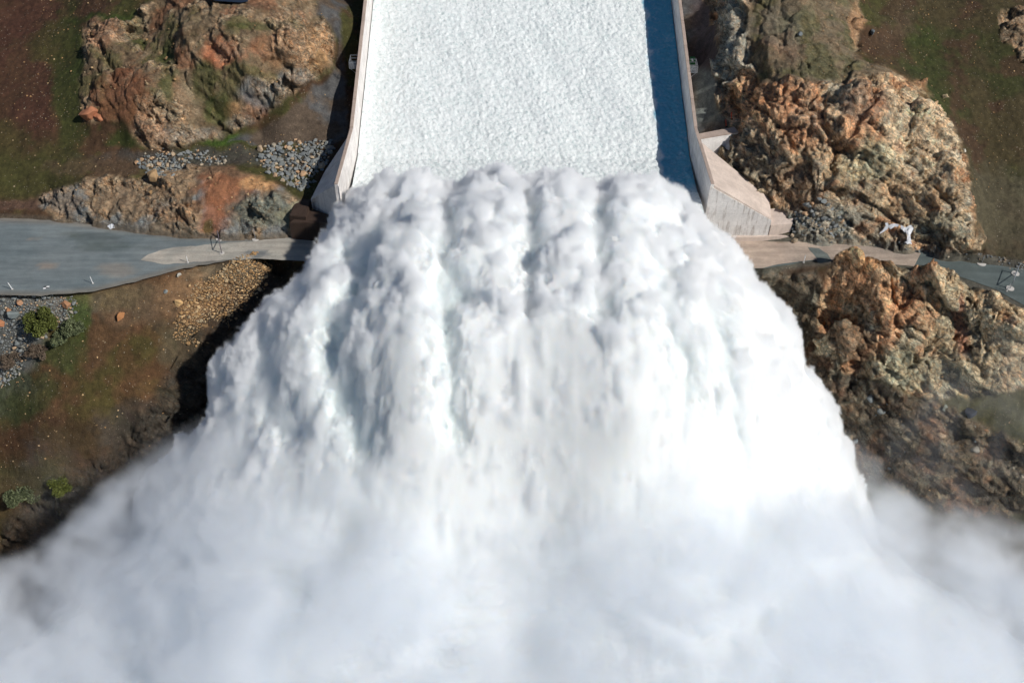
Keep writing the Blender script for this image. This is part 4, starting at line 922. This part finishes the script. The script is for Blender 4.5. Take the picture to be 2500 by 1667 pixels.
def build_skin(o, vox):
    ng = bpy.data.node_groups.new('spray_field', 'GeometryNodeTree')
    ng.interface.new_socket('Geometry', in_out='INPUT', socket_type='NodeSocketGeometry'); ng.interface.new_socket('Geometry', in_out='OUTPUT', socket_type='NodeSocketGeometry')
    N = ng.nodes; L = ng.links; gi = N.new('NodeGroupInput'); go = N.new('NodeGroupOutput')
    def ma(op, a, b=0.0, c=0.0, clamp=False):
        n_ = N.new('ShaderNodeMath'); n_.operation = op; n_.use_clamp = clamp
        for i, v in enumerate((a, b, c)):
            if isinstance(v, bpy.types.NodeSocket): L.new(v, n_.inputs[i])
            else: n_.inputs[i].default_value = v
        return n_.outputs[0]
    pos = N.new('GeometryNodeInputPosition').outputs[0]; sp = N.new('ShaderNodeSeparateXYZ'); L.new(pos, sp.inputs[0]); x_, y_, z_ = sp.outputs
    vxs, vys = VX[0], VY[:, 0]; ms = float(vxs[1] - vxs[0])
    fx = ma('MINIMUM', ma('MAXIMUM', ma('DIVIDE', ma('SUBTRACT', x_, float(vxs[0])), ms), 0), len(vxs) - 1.001); fy = ma('MINIMUM', ma('MAXIMUM', ma('DIVIDE', ma('SUBTRACT', y_, float(vys[0])), ms), 0), len(vys) - 1.001)
    ix = ma('FLOOR', fx); iy = ma('FLOOR', fy); tx = ma('SUBTRACT', fx, ix); ty = ma('SUBTRACT', fy, iy)
    def samp(attr):
        na = N.new('GeometryNodeInputNamedAttribute'); na.data_type = 'FLOAT'; na.inputs['Name'].default_value = attr
        def at(dx, dy):
            k = N.new('GeometryNodeSampleIndex'); k.data_type = 'FLOAT'; k.domain = 'POINT'; L.new(gi.outputs[0], k.inputs['Geometry']); L.new(na.outputs[0], k.inputs['Value'])
            L.new(ma('ADD', ma('ADD', ix, float(dx)), ma('MULTIPLY', ma('ADD', iy, float(dy)), float(len(vxs)))), k.inputs['Index']); return k.outputs[0]
        def lp(a, b, t): return ma('MULTIPLY_ADD', ma('SUBTRACT', b, a), t, a)
        return lp(lp(at(0, 0), at(1, 0), tx), lp(at(0, 1), at(1, 1), tx), ty)
    top = samp('top'); den = samp('dens'); cr = samp('cr'); big = samp('big')
    def bill(size, detail, dist=.4, sc=(1, .8, 1)):
        vm = N.new('ShaderNodeVectorMath'); vm.operation = 'MULTIPLY'; L.new(pos, vm.inputs[0]); vm.inputs[1].default_value = sc
        n_ = N.new('ShaderNodeTexNoise'); L.new(vm.outputs[0], n_.inputs['Vector']); n_.inputs['Scale'].default_value = 1 / size; n_.inputs['Detail'].default_value = detail; n_.inputs['Roughness'].default_value = .6; n_.inputs['Distortion'].default_value = dist
        return ma('MULTIPLY', ma('ABSOLUTE', ma('SUBTRACT', n_.outputs[0], .5)), 2.0)
    b0 = bill(9.5, 1.5); b1 = bill(4.2, 1.0); b2 = bill(1.9, 1.0); b3 = bill(.9, 1.5)
    up = ma('ADD', ma('ADD', ma('MULTIPLY', b1, ma('MULTIPLY', big, 1.6)), ma('MULTIPLY', b0, ma('MULTIPLY', big, 1.4))), ma('MULTIPLY', b2, ma('MULTIPLY_ADD', cr, 1.8, .5))); up = ma('ADD', up, ma('MULTIPLY', b3, ma('MULTIPLY_ADD', cr, 1.7, .3)))
    pol = ma('DIVIDE', ma('MULTIPLY', ma('SUBTRACT', x_, 2.0), 95.0), ma('SUBTRACT', 190.0, y_))
    cmb = N.new('ShaderNodeCombineXYZ'); L.new(ma('MULTIPLY', pol, .75), cmb.inputs[0]); L.new(ma('MULTIPLY', y_, .11), cmb.inputs[1]); L.new(ma('MULTIPLY', z_, .13), cmb.inputs[2])
    sn = N.new('ShaderNodeTexNoise'); L.new(cmb.outputs[0], sn.inputs['Vector']); sn.inputs['Scale'].default_value = 1.0; sn.inputs['Detail'].default_value = 3.5; sn.inputs['Roughness'].default_value = .62; sn.inputs['Distortion'].default_value = .3
    strk = ma('MULTIPLY', ma('SUBTRACT', sn.outputs[0], .5), samp('fall'))
    b4 = bill(.55, 0.0); up = ma('ADD', up, ma('MULTIPLY', b4, ma('MULTIPLY', cr, .9))); up = ma('ADD', up, strk)
    depth = ma('SUBTRACT', ma('ADD', ma('SUBTRACT', top, 1.3), up), z_)
    hardp = ma('MULTIPLY', depth, ma('MULTIPLY_ADD', cr, 2.6, .7), clamp=True)
    veil = ma('MULTIPLY', ma('MULTIPLY', ma('ADD', depth, 1.3), .6, clamp=True), .03)
    lowc = ma('GREATER_THAN', ma('SUBTRACT', z_, ma('SUBTRACT', top, 6.5)), 0.0)
    d = ma('MULTIPLY', ma('MULTIPLY', ma('ADD', ma('MULTIPLY', hardp, ma('MULTIPLY_ADD', cr, 2.4, .7)), veil), den), lowc)
    d = ma('MULTIPLY', d, ma('GREATER_THAN', d, .01))
    vc = N.new('GeometryNodeVolumeCube'); L.new(d, vc.inputs['Density'])
    mn = (-83.0, 63.0, -34.0); mx_ = (85.0, 131.5, 21.0)
    vc.inputs['Min'].default_value = mn; vc.inputs['Max'].default_value = mx_
    for a, k in (('X', 0), ('Y', 1), ('Z', 2)): vc.inputs['Resolution ' + a].default_value = int((mx_[k] - mn[k]) / vox)
    sm = N.new('GeometryNodeSetMaterial'); sm.inputs['Material'].default_value = M['spray_vol']; L.new(vc.outputs[0], sm.inputs[0]); L.new(sm.outputs[0], go.inputs[0])
    md = o.modifiers.new('spray_field', 'NODES'); md.node_group = ng
build_skin(vo, .31)
print('skin', round(time.time() - T0, 1))

# ------------------------------------------------------------------ stones
def stone_mesh(seed, flat=.7):
    r = random.Random(seed); bm = bmesh.new()
    for k in range(13):
        v = Vector((r.gauss(0, 1), r.gauss(0, 1), r.gauss(0, 1))).normalized() * r.uniform(.8, 1.0); bm.verts.new((v.x * .62, v.y * .5, v.z * .42 * flat / .7))
    bmesh.ops.convex_hull(bm, input=bm.verts[:]); bmesh.ops.delete(bm, geom=[v for v in bm.verts if not v.link_faces], context='VERTS')
    bmesh.ops.bevel(bm, geom=bm.edges[:], offset=.035, segments=1, affect='EDGES'); bmesh.ops.triangulate(bm, faces=bm.faces[:])
    me = bpy.data.meshes.new('rock'); bm.to_mesh(me); bm.free(); return me
def stone_mat(name, stops, attr=False):
    t = NT(name); pos = t.n('NewGeometry').outputs['Position']
    rnd = t.n('Attribute', attribute_name='tone').outputs['Fac'] if attr else t.n('ObjectInfo').outputs['Random']
    n1 = t.noise(pos, 3, 5, .7)
    c = t.mix(1, t.ramp(rnd, stops), t.ramp(n1, [(.25, (.6, .6, .6)), (.75, (1.35, 1.32, 1.28))]), 'MULTIPLY')
    t.bsdf(c, .85, t.bump(n1, .5, .08)); return t.m
GREY = [(0, tuple(lin(104, 110, 112))), (.35, tuple(lin(134, 138, 138))), (.7, tuple(lin(116, 120, 118))), (.86, tuple(lin(170, 158, 138))), (1, tuple(lin(186, 150, 116)))]
GOLD = [(0, tuple(lin(128, 104, 76))), (.4, tuple(lin(178, 142, 98))), (.75, tuple(lin(150, 136, 112))), (1, tuple(lin(210, 176, 130)))]
M['stone_grey'] = stone_mat('grey_riprap_stone', GREY); M['stone_gold'] = stone_mat('golden_stone', GOLD)
M['stone_grey_a'] = stone_mat('grey_rubble_stone', GREY, True); M['stone_gold_a'] = stone_mat('golden_rubble_stone', GOLD, True)
ST = [stone_mesh(k) for k in range(12)]
STV = []
for me in ST:
    a_ = np.empty(len(me.vertices) * 3, np.float32); me.vertices.foreach_get('co', a_); STV.append((a_.reshape(-1, 3), np.array([tuple(p.vertices) for p in me.polygons])))
def pile(poly, n, smin, smax, seed, lay=.5):
    r = np.random.default_rng(seed); out = []; xs = [p[0] for p in poly]; ys = [p[1] for p in poly]; W = []
    for p in poly: W.append(on_ground(*p)[:2])
    W = np.array(W); x0, y0 = W.min(0); x1, y1 = W.max(0); tries = 0
    while len(out) < n and tries < n * 60:
        tries += 1; x = r.uniform(x0, x1); y = r.uniform(y0, y1)
        if poly_sd(np.array([x]), np.array([y]), [tuple(w) for w in W])[0] < r.normal(0, .35): continue
        s = smin + (smax - smin) * r.random() ** 2.2
        if any((x - q[0]) ** 2 + (y - q[1]) ** 2 < (.30 * (s + q[2])) ** 2 for q in out[-900:]): continue
        out.append((x, y, s))
    return out
def rnd_rot(r): return Matrix.Rotation(r.uniform(0, 6.28), 3, 'Z') @ Matrix.Rotation(r.uniform(-.5, .5), 3, 'X') @ Matrix.Rotation(r.uniform(-.5, .5), 3, 'Y')
PILES = [
 ('R1', [(628,385),(650,362),(700,350),(760,346),(808,348),(812,380),(788,408),(762,452),(738,466),(690,440),(640,402)], 250, .50, 1.25, 'stone_grey', 'grey angular riprap rock heaped between the mound and the left chute wall', 'riprap heap beside the left chute wall'),
 ('R2', [(332,398),(360,378),(400,372),(440,382),(462,372),(470,392),(440,420),(410,435),(370,425)], 150, .45, 1.0, 'stone_grey', 'small grey riprap rock in the separate patch between mound and bluff', 'riprap patch below the mound'),
 ('R2b', [(462,368),(482,365),(520,382),(560,392),(540,404),(500,400)], 50, .35, .8, 'stone_grey', None, None),
 ('R3', [(1930,548),(1945,522),(1962,512),(2000,522),(2040,545),(2062,572),(2044,588),(1932,584)], 120, .7, 1.35, 'stone_grey', 'blue grey riprap rock stacked beside the concrete block at the right road', 'riprap stack beside the right road'),
 ('R4', [(440,780),(480,705),(560,652),(640,632),(665,650),(640,700),(570,765),(505,820),(465,850),(425,830)], 900, .25, .80, 'stone_gold', 'golden tan rock on the rubble slope below the left road', 'golden rubble below the left road'),
 ('R5', [(0,724),(100,730),(182,727),(190,752),(160,785),(70,830),(52,890),(0,950)], 600, .25, 1.0, 'stone_grey', None, None)]
allst = []; r_ = random.Random(5)
for nm, poly, n_, a_, b_, mt, lab, grp in PILES:
    for (x, y, s) in pile(poly, n_, a_, b_, len(nm) * 7 + n_): allst.append([s, x, y, nm])
meta = {p[0]: p for p in PILES}
ok_ = sorted([q for q in allst if meta[q[3]][6]], reverse=True, key=lambda q: q[0])[:290]; solo = set(id(q) for q in ok_)
def merged(name, items, mt, label, cat):
    V_ = []; F_ = []; T_ = []; n0 = 0
    for (s, x, y) in items:
        v, f = STV[r_.randrange(12)]; R_ = np.array(rnd_rot(r_)); z = float(ground_z(x, y)[0]) + .12 * s
        w_ = (v @ R_.T) * s * 1.1 + np.array([x, y, z]); V_.append(w_); F_.append(f + n0); T_.append(np.full(len(v), r_.random())); n0 += len(v)
    o = mesh_obj(name, np.vstack(V_), np.vstack(F_), M[mt], None, False, {'tone': np.concatenate(T_)}); tag(o, label, cat, kind='stuff'); return o
for q in ok_:
    s, x, y, nm = q; me = ST[r_.randrange(12)]; key = meta[nm][5]
    mk_ = me.name + key
    m2 = bpy.data.meshes.get(mk_)
    if m2 is None: m2 = me.copy(); m2.name = mk_; m2.materials.append(M[key])
    o = bpy.data.objects.new('riprap_rock', m2); COL.objects.link(o); o.scale = (s * 1.12,) * 3
    o.rotation_euler = rnd_rot(r_).to_euler(); o.location = (x, y, float(ground_z(x, y)[0]) + .16 * s); tag(o, meta[nm][6], 'rock', meta[nm][7])
for nm in meta:
    it = [(q[0], q[1], q[2]) for q in allst if q[3] == nm and id(q) not in solo]
    if it: merged('rubble', it, meta[nm][5] + '_a', 'smaller loose stones between the larger rocks' if meta[nm][6] else 'loose grey stone rubble', 'rubble')
def strew(n, cond, s0, s1, seed, box=(-88, 90, 84, 182)):
    r = np.random.default_rng(seed); x = r.uniform(box[0], box[1], n * 6); y = r.uniform(box[2], box[3], n * 6)
    z = ground_z(x, y); px, py = proj(x, y, z); k = cond(px, py, x, y) > r.random(len(x)); k = np.where(k)[0][:n]
    return [(s0 + (s1 - s0) * r.random() ** 3, x[i], y[i]) for i in k]
mrg = strew(900, lambda a, b, x, y: ((poly_sd(a, b, [(1990,590),(2130,590),(2250,600),(2400,625),(2500,645),(2500,662),(2400,636),(2240,612),(2130,596),(1990,582)]) > -5)) * 1.0, .16, .5, 3, (40, 90, 110, 140))
merged('gravel', mrg, 'stone_grey_a', 'grey gravel verge along the upper edge of the right road', 'gravel')
mrg = strew(3600, lambda a, b, x, y: ((a < 800) | (a > 2000)) * ((b < 470) | (b > 720)) * .5 * ((x < -30) | (x > 36)), .08, .36, 4)
merged('scattered_stones', mrg, 'stone_gold_a', 'small pale stones strewn over the grass and soil', 'stones')
mrg = strew(500, lambda a, b, x, y: (poly_sd(a, b, [(2060,900),(2250,965),(2420,1050),(2500,1090),(2500,1200),(2300,1200),(2100,1120),(2010,960)]) > 0) * 1., .3, 1.5, 5) 
merged('rubble', mrg, 'stone_grey_a', 'dark broken rubble on the slope below the golden cliff', 'rubble')
mrg = strew(500, lambda a, b, x, y: (poly_sd(a, b, [(110,480),(300,432),(520,420),(740,490),(750,580),(400,575),(120,530)]) > -6) * .6 + (poly_sd(a, b, [(200,60),(780,60),(640,340),(400,370),(200,300)]) > 0) * .35, .15, .8, 6)
merged('scattered_stones', mrg, 'stone_gold_a', 'broken tan stones lying over the mound and bluff', 'stones')

def boulder(px, py, s, col, label, n=1, seed=0, off=.25):
    x, y, z = on_ground(px, py)
    me = stone_mesh(100 + seed, .9); m2 = plain('boulder_stone', col, .85, .35, 1.6); bm = bmesh.new(); bm.from_mesh(me)
    if n > 1:
        m3 = stone_mesh(200 + seed, .8); m3.transform(Matrix.Translation((.55, -.1, -.12)) @ Matrix.Scale(.7, 4)); bm.from_mesh(m3)
    bmesh.ops.subdivide_edges(bm, edges=bm.edges[:], cuts=2, use_grid_fill=True)
    for v in bm.verts:
        q = v.co * 3 + Vector((seed, 0, 0)); v.co += v.normal * .05 * float(pn3(np.array([q.x]), np.array([q.y]), np.array([q.z]))[0])
    bm.to_mesh(me); bm.free(); me.materials.append(m2)
    o = bpy.data.objects.new('boulder', me); COL.objects.link(o); o.scale = (s, s, s); o.location = (x, y, z + off * s); o.rotation_euler.z = seed * 1.7
    tag(o, label, 'boulder', 'single boulders lying on the slopes')
for i, b_ in enumerate([
 (222,292,3.0,lin(172,116,86),'big split orange boulder alone at the left foot of the mound',2),
 (378,440,2.4,lin(170,140,104),'brown boulder at the lower edge of the small riprap patch'),
 (34,772,1.9,lin(124,132,132),'square grey boulder on the bank at the left edge'),
 (51,745,1.2,lin(166,128,100),'rounded reddish boulder on the bank just below the road edge'),
 (5,800,1.5,lin(172,118,84),'orange boulder at the very left edge of the photo'),
 (24,766,1.1,lin(160,118,88),'small orange boulder beside the square grey boulder'),
 (166,752,1.5,lin(164,122,92),'orange boulder in the grass right of the grey bank'),
 (438,749,1.5,lin(214,176,124),'pale golden boulder in the rubble below the left road'),
 (300,778,1.7,lin(168,118,78),'flat orange slab on the brown slope below the road'),
 (405,715,.9,lin(150,156,154),'small grey boulder on the slope under the left road'),
 (440,679,.9,lin(200,196,184),'small whitish boulder just under the left road edge'),
 (2305,243,1.1,lin(176,156,124),'tan boulder alone in the right meadow beside the crag'),
 (2128,86,1.1,lin(104,110,112),'grey boulder in the gully above the crag'),
 (1952,90,.9,lin(112,118,120),'small grey boulder on the grassy top of the crag'),
 (2353,372,.7,lin(206,204,190),'small white boulder in the meadow right of the crag'),
 (2364,1014,2.0,lin(62,66,74),'dark blue boulder on the grass ledge under the cliff'),
 (2303,998,1.2,lin(136,140,128),'pale grey boulder at the top of the lower right rubble'),
 (2368,1056,1.7,lin(138,146,140),'long grey boulder in the lower right rubble'),
 (2400,1060,1.5,lin(158,120,90),'orange boulder in the lower right rubble')]):
    boulder(b_[0], b_[1], b_[2], b_[3], b_[4], b_[5] if len(b_) > 5 else 1, i)

# ------------------------------------------------------------------ stakes, gates, target, tarp, platforms
def local(o, loc): o.location = loc; return o
for (px, py, lean, lab) in [(30,706,(-.22,0),'white marker stake leaning left at the far left road edge'),(226.5,691.5,(-.03,0),'upright white marker stake on the left road, right of the black and white target'),
    (459,641,(0,0),'white marker stake in front of the pale concrete on the left road'),(1962,640.5,(0,0),'white marker stake on the pinkish concrete of the right road'),(2458,710,(.08,0),'white marker stake beside the lower gate pad on the right road')]:
    x, y, z = P(px, py, .04); e_ = empty('marker_stake', (x, y, z)); tag(e_, lab, 'marker stake', 'white marker stakes on the roads')
    MB().tube((0, 0, 0), (lean[0], lean[1], 1.4), .055, 8).build('post', M['white'], e_); MB().box(-.14, .14, -.14, .14, -.03, .03).build('foot', M['pad'], e_, False, .01)
    MB().tube((lean[0] * .97, 0, 1.36), (lean[0] * 1.03, 0, 1.44), .068, 8).build('cap', M['steel'], e_)
x, y, z = P(113, 702, .03); e_ = empty('survey_target', (x, y, z), .12); tag(e_, 'flat black and white chequered survey target lying on the left road', 'survey target')
MB().box(-.42, .42, -.30, .30, 0, .03).build('backing', M['white'], e_)
m_ = MB(); m_.box(-.42, -.004, .004, .30, .031, .036); m_.box(.004, .42, -.30, -.004, .031, .036); m_.build('checks', M['black'], e_)
def gate(pa, pb, ra, rb, lab, mat):
    A_ = Vector(P(*pa, .05)); B_ = Vector(P(*pb, .05)); e_ = empty('road_gate', tuple(A_)); b = B_ - A_; tag(e_, lab, 'gate', 'swing gates at the roads'); h = Vector((0, 0, 1.65))
    MB().tube((0, 0, 0), tuple(h), .07, 10).build('post', mat, e_); MB().tube(tuple(b), tuple(b + h), .07, 10).build('post', mat, e_)
    MB().tube(tuple(h * .96), tuple(b + h * .96), .05, 8).build('rail', mat, e_); MB().tube(tuple(h * .94), tuple(b + h * .08), .05, 8).build('brace', mat, e_)
    for c_, r in (((0, 0, 0), ra), (tuple(b), rb)): MB().tube((c_[0], c_[1], -.02), (c_[0], c_[1], .05), r, 24).build('concrete_pad', M['pad'], e_)
gate((542,618),(535.5,583.5),.38,.55,'dark steel gate frame standing open on the left road beside the pale concrete', M['dark_steel'])
gate((2466,704),(2479,668),.60,.60,'pale steel gate frame standing open on the right road', M['steel'])
for px, py, r, h, lab in [(624,584.5,.52,2.3,'thin latch post on a round white pad below the grey bluff'),(2396,643,.70,1.6,'thin latch post on a round white pad at the upper edge of the right road')]:
    x, y, z = P(px, py, .04); e_ = empty('latch_post', (x, y, z)); tag(e_, lab, 'post', 'latch posts of the road gates')
    MB().tube((0, 0, 0), (0, 0, h), .045, 8).build('post', M['steel'], e_); MB().tube((0, 0, -.02), (0, 0, .06), r, 24).build('concrete_pad', M['pad'], e_); MB().box(-.16, .16, -.03, .03, h - .45, h - .37).build('latch', M['steel'], e_)
def drape(polys, name, mat, lift=.16, th=.03):
    bm = bmesh.new()
    for poly in polys:
        vs = []
        pts = jag(poly, .5, 4, len(poly)); cx = sum(p[0] for p in pts) / len(pts); cy_ = sum(p[1] for p in pts) / len(pts)
        rings = []
        for k in (1, .6, .25):
            ring = []
            for i, (a, b) in enumerate(pts):
                q = on_ground(cx + (a - cx) * k, cy_ + (b - cy_) * k); ring.append(bm.verts.new((q[0], q[1], q[2] + lift + .10 * math.sin(i * 1.9 + k * 7))))
            rings.append(ring)
        n_ = len(pts)
        for r0, r1 in zip(rings[:-1], rings[1:]):
            for i in range(n_): bm.faces.new((r0[i], r0[(i + 1) % n_], r1[(i + 1) % n_], r1[i]))
        bm.faces.new(rings[-1])
    bmesh.ops.recalc_face_normals(bm, faces=bm.faces); me = bpy.data.meshes.new(name); bm.to_mesh(me); bm.free(); me.materials.append(mat)
    o = bpy.data.objects.new(name, me); COL.objects.link(o); s_ = o.modifiers.new('thickness', 'SOLIDIFY'); s_.thickness = th; return o
o = drape([[(2195,560),(2212,560),(2227,567),(2222,577),(2217,584),(2212,584),(2204,573)],[(2212,582),(2219,580),(2222,592),(2225,601),(2212,605),(2204,603),(2212,595)],[(2158,552),(2168,558),(2177,555),(2192,560),(2180,563),(2170,561),(2162,568),(2144,579),(2152,569),(2160,563)]], 'tarpaulin', M['tarp'], .35, .03)
tag(o, 'torn white tarpaulin draped over rocks at the foot of the big crag', 'tarpaulin')
o = drape([[(262,555),(275,553),(292,557),(284,560),(270,561)]], 'tarpaulin', M['tarp'], .1, .03); tag(o, 'scrap of white sheeting at the foot of the left bluff', 'tarpaulin')
def platform(px, py, sgn, lab, w=1.15, ln=2.5):
    xo = (WXR if sgn > 0 else WXL) + sgn * .14
    Y_ = 150.0
    for _ in range(20): Y_ = P(px, py, ztop(Y_))[1]
    z = ztop(Y_) - .5; e_ = empty('access_platform', (xo, Y_, z)); tag(e_, lab, 'platform', 'steel access platforms hung outside the chute walls')
    x1 = sgn * w; g = MB()
    for k in range(9): yy = -ln / 2 + ln * k / 8; g.box(min(0, x1), max(0, x1), yy - .03, yy + .03, -.06, 0)
    for k in range(5): xx = x1 * k / 4; g.box(xx - .025, xx + .025, -ln / 2, ln / 2, -.10, -.061)
    g.build('deck', M['steel'], e_)
    for zz, nm in ((1.1, 'handrail'), (.55, 'handrail')):
        h = MB(); h.tube((x1, -ln / 2, zz), (x1, ln / 2, zz), .035); h.tube((0, -ln / 2, zz), (x1, -ln / 2, zz), .035); h.tube((0, ln / 2, zz), (x1, ln / 2, zz), .035); h.build(nm, M['steel'], e_)
    for a, b in ((x1, -ln / 2), (x1, 0), (x1, ln / 2)): MB().tube((a, b, -.05), (a, b, 1.12), .035).build('post', M['steel'], e_)
    for b in (-ln / 2 + .2, ln / 2 - .2): MB().tube((0, b, -1.2), (x1 * .95, b, -.08), .04).build('bracket', M['steel'], e_)
    return e_
platform(1690, 162, 1, 'steel access platform hung outside the right chute wall')
platform(862, 152, -1, 'steel access platform hung outside the left chute wall in its shadow')
def crate(px, py, z, sx_, sy_, h, lab, lid):
    x, y, _ = P(px, py, z); g = float(ground_z(x, y)[0]); e_ = empty('green_cabinet', (x, y, g)); tag(e_, lab, 'cabinet', 'green cabinets behind the right chute wall')
    MB().box(-sx_, sx_, -sy_, sy_, -.1, h).build('cabinet_body', M['green'], e_, False, .02); MB().box(-sx_ - .03, sx_ + .03, -sy_ - .03, sy_ + .03, h + .002, h + .06).build('lid', M['green'], e_)
    if lid: MB().box(-sx_ * .7, -sx_ * .1, -sy_ * 1.0, -sy_ * .2, h + .061, h + .22).build('box_on_lid', M['white'], e_)
crate(1693, 136, 13.2, .42, .8, 2.2, 'tall green cabinet just upstream of the right access platform', True)
crate(1711, 320, 8.5, .35, .45, 1.2, 'small green cabinet in the corner by the white wing wall', False)
for px, py, lab in [(1786,293,'leaning orange marker post at the foot of the crag, farther from the wing wall'),(1773,309,'leaning orange marker post nearest the white wing wall')]:
    x, y, z = on_ground(px, py); e_ = empty('marker_post', (x, y, z)); tag(e_, lab, 'marker post', 'orange marker posts behind the wing wall')
    MB().tube((0, 0, -.1), (-.25, .05, 1.3), .06, 8).build('post', M['orange'], e_); MB().box(-.2, .2, -.2, .2, -.05, .04).build('foot', M['black'], e_)

# ------------------------------------------------------------------ shrubs
def leaf_mat(name, a, b):
    t = NT(name); pos = t.n('NewGeometry').outputs['Position']; tone = t.n('Attribute', attribute_name='tone').outputs['Fac']
    c = t.mix(tone, tuple(a), tuple(b)); t.bsdf(c, .7); return t.m
M['leafA'] = leaf_mat('olive_leaves', lin(52, 60, 26), lin(112, 118, 58)); M['leafB'] = leaf_mat('grey_green_leaves', lin(54, 62, 40), lin(124, 132, 96)); M['leafC'] = leaf_mat('bare_twigs', lin(70, 60, 50), lin(132, 116, 100))
M['bark'] = plain('bark', (.09, .06, .04), .9, .3)
def shrub(px, py, r, h, mat, n, seed, lab, cat='shrub', grp='shrubs on the slopes', size=.16):
    x, y, z = on_ground(px, py); e_ = empty('shrub', (x, y, z - .1)); tag(e_, lab, cat, grp); q = np.random.default_rng(seed)
    ncl = 16; cc = q.normal(size=(ncl, 3)); cc /= np.linalg.norm(cc, axis=1)[:, None]; cc *= q.uniform(.35, .85, (ncl, 1)); cc[:, 2] = np.abs(cc[:, 2])
    cr = q.uniform(.22, .42, ncl); k = q.integers(0, ncl, n); d = q.normal(size=(n, 3)); d /= np.linalg.norm(d, axis=1)[:, None]; d *= (q.random((n, 1)) ** .4)
    p = (cc[k] + d * cr[k][:, None]) * np.array([r, r, h]); p[:, 2] = np.maximum(p[:, 2], 0)
    u_ = q.normal(size=(n, 3)); u_ /= np.linalg.norm(u_, axis=1)[:, None]; w_ = np.cross(u_, q.normal(size=(n, 3))); w_ /= np.linalg.norm(w_, axis=1)[:, None]
    s_ = size * q.uniform(.6, 1.4, (n, 1)); V_ = np.stack([p - u_ * s_, p + w_ * s_ * .5, p + u_ * s_, p - w_ * s_ * .5], 1).reshape(-1, 3)
    f_ = np.arange(4 * n).reshape(n, 4); tn = np.repeat(np.clip(q.normal(.5, .25, n) + .3 * (q.random(ncl)[k] - .5), 0, 1), 4)
    mesh_obj('foliage', V_, f_, M[mat], e_, False, {'tone': tn})
    s = MB()
    for i in range(ncl): m_ = cc[i] * np.array([r, r, h]); s.tube((0, 0, 0), tuple(m_ * .45 + np.array([0, 0, .1])), .07, 6, .045); s.tube(tuple(m_ * .45 + np.array([0, 0, .1])), tuple(m_), .045, 5, .015)
    s.build('stems', M['bark'], e_)
shrub(112, 792, 2.9, 2.9, 'leafA', 9000, 1, 'largest round olive shrub at the foot of the grey stone bank on the left')
shrub(150, 832, 1.7, 1.8, 'leafB', 5000, 2, 'grey green shrub at the lower side of the largest olive shrub')
shrub(180, 806, 1.9, 2.1, 'leafB', 5500, 3, 'grey green shrub right of the largest olive shrub, on the brown slope')
shrub(95, 862, 2.0, 1.1, 'leafC', 4000, 4, 'low bare brown brush below the olive shrubs', size=.12)
shrub(36, 880, 2.2, 1.6, 'leafC', 4000, 5, 'low bare brush at the left edge beside the stone bank', size=.12)
shrub(55, 1215, 3.2, 2.0, 'leafB', 7000, 6, 'wide grey green scrub near the lower left just above the mist')
shrub(160, 1180, 2.6, 1.8, 'leafA', 6000, 7, 'dark olive scrub near the lower left beside the drifting mist')
print('objects', round(time.time() - T0, 1))

# ------------------------------------------------------------------ world, sun, camera
w = bpy.data.worlds.new('World'); scene.world = w; w.use_nodes = True
nt = w.node_tree; bg = nt.nodes['Background']; sky = nt.nodes.new('ShaderNodeTexSky'); sky.sky_type = 'NISHITA'; sky.sun_disc = False
sun_v = Vector((1, -.5, .96)).normalized()
sky.sun_elevation = math.asin(sun_v.z); sky.sun_rotation = math.atan2(sun_v.x, sun_v.y); sky.altitude = 200; sky.air_density = 1.0; sky.dust_density = .3; sky.ozone_density = 2.5
nt.links.new(sky.outputs[0], bg.inputs['Color']); bg.inputs['Strength'].default_value = .055
sd = bpy.data.lights.new('sun', 'SUN'); sd.energy = 3.95; sd.angle = math.radians(.5); sd.color = (1, .955, .89)
so = bpy.data.objects.new('sun', sd); COL.objects.link(so); so.rotation_euler = sun_v.to_track_quat('Z', 'Y').to_euler(); so.location = (60, 40, 140)
cd = bpy.data.cameras.new('camera'); cd.lens = FPX / 2500 * 36; cd.sensor_width = 36; cd.clip_end = 2000; cd.clip_start = 1
co = bpy.data.objects.new('camera', cd); COL.objects.link(co); co.location = (0, 0, CAMH); co.rotation_euler = (math.radians(45), 0, 0)
scene.camera = co
scene.view_settings.view_transform = 'Standard'; scene.view_settings.look = 'None'; scene.view_settings.exposure = 0; scene.view_settings.gamma = 1
scene.render.engine = 'CYCLES'; cy = scene.cycles
cy.use_denoising = True; cy.max_bounces = 14; cy.diffuse_bounces = 3; cy.glossy_bounces = 2; cy.transparent_max_bounces = 16; cy.volume_bounces = 12; cy.use_adaptive_sampling = True; cy.adaptive_threshold = .04; cy.adaptive_min_samples = 16
print('done', round(time.time() - T0, 1))
cy.volume_step_rate = 3.0; cy.adaptive_threshold = .05; cy.time_limit = 800
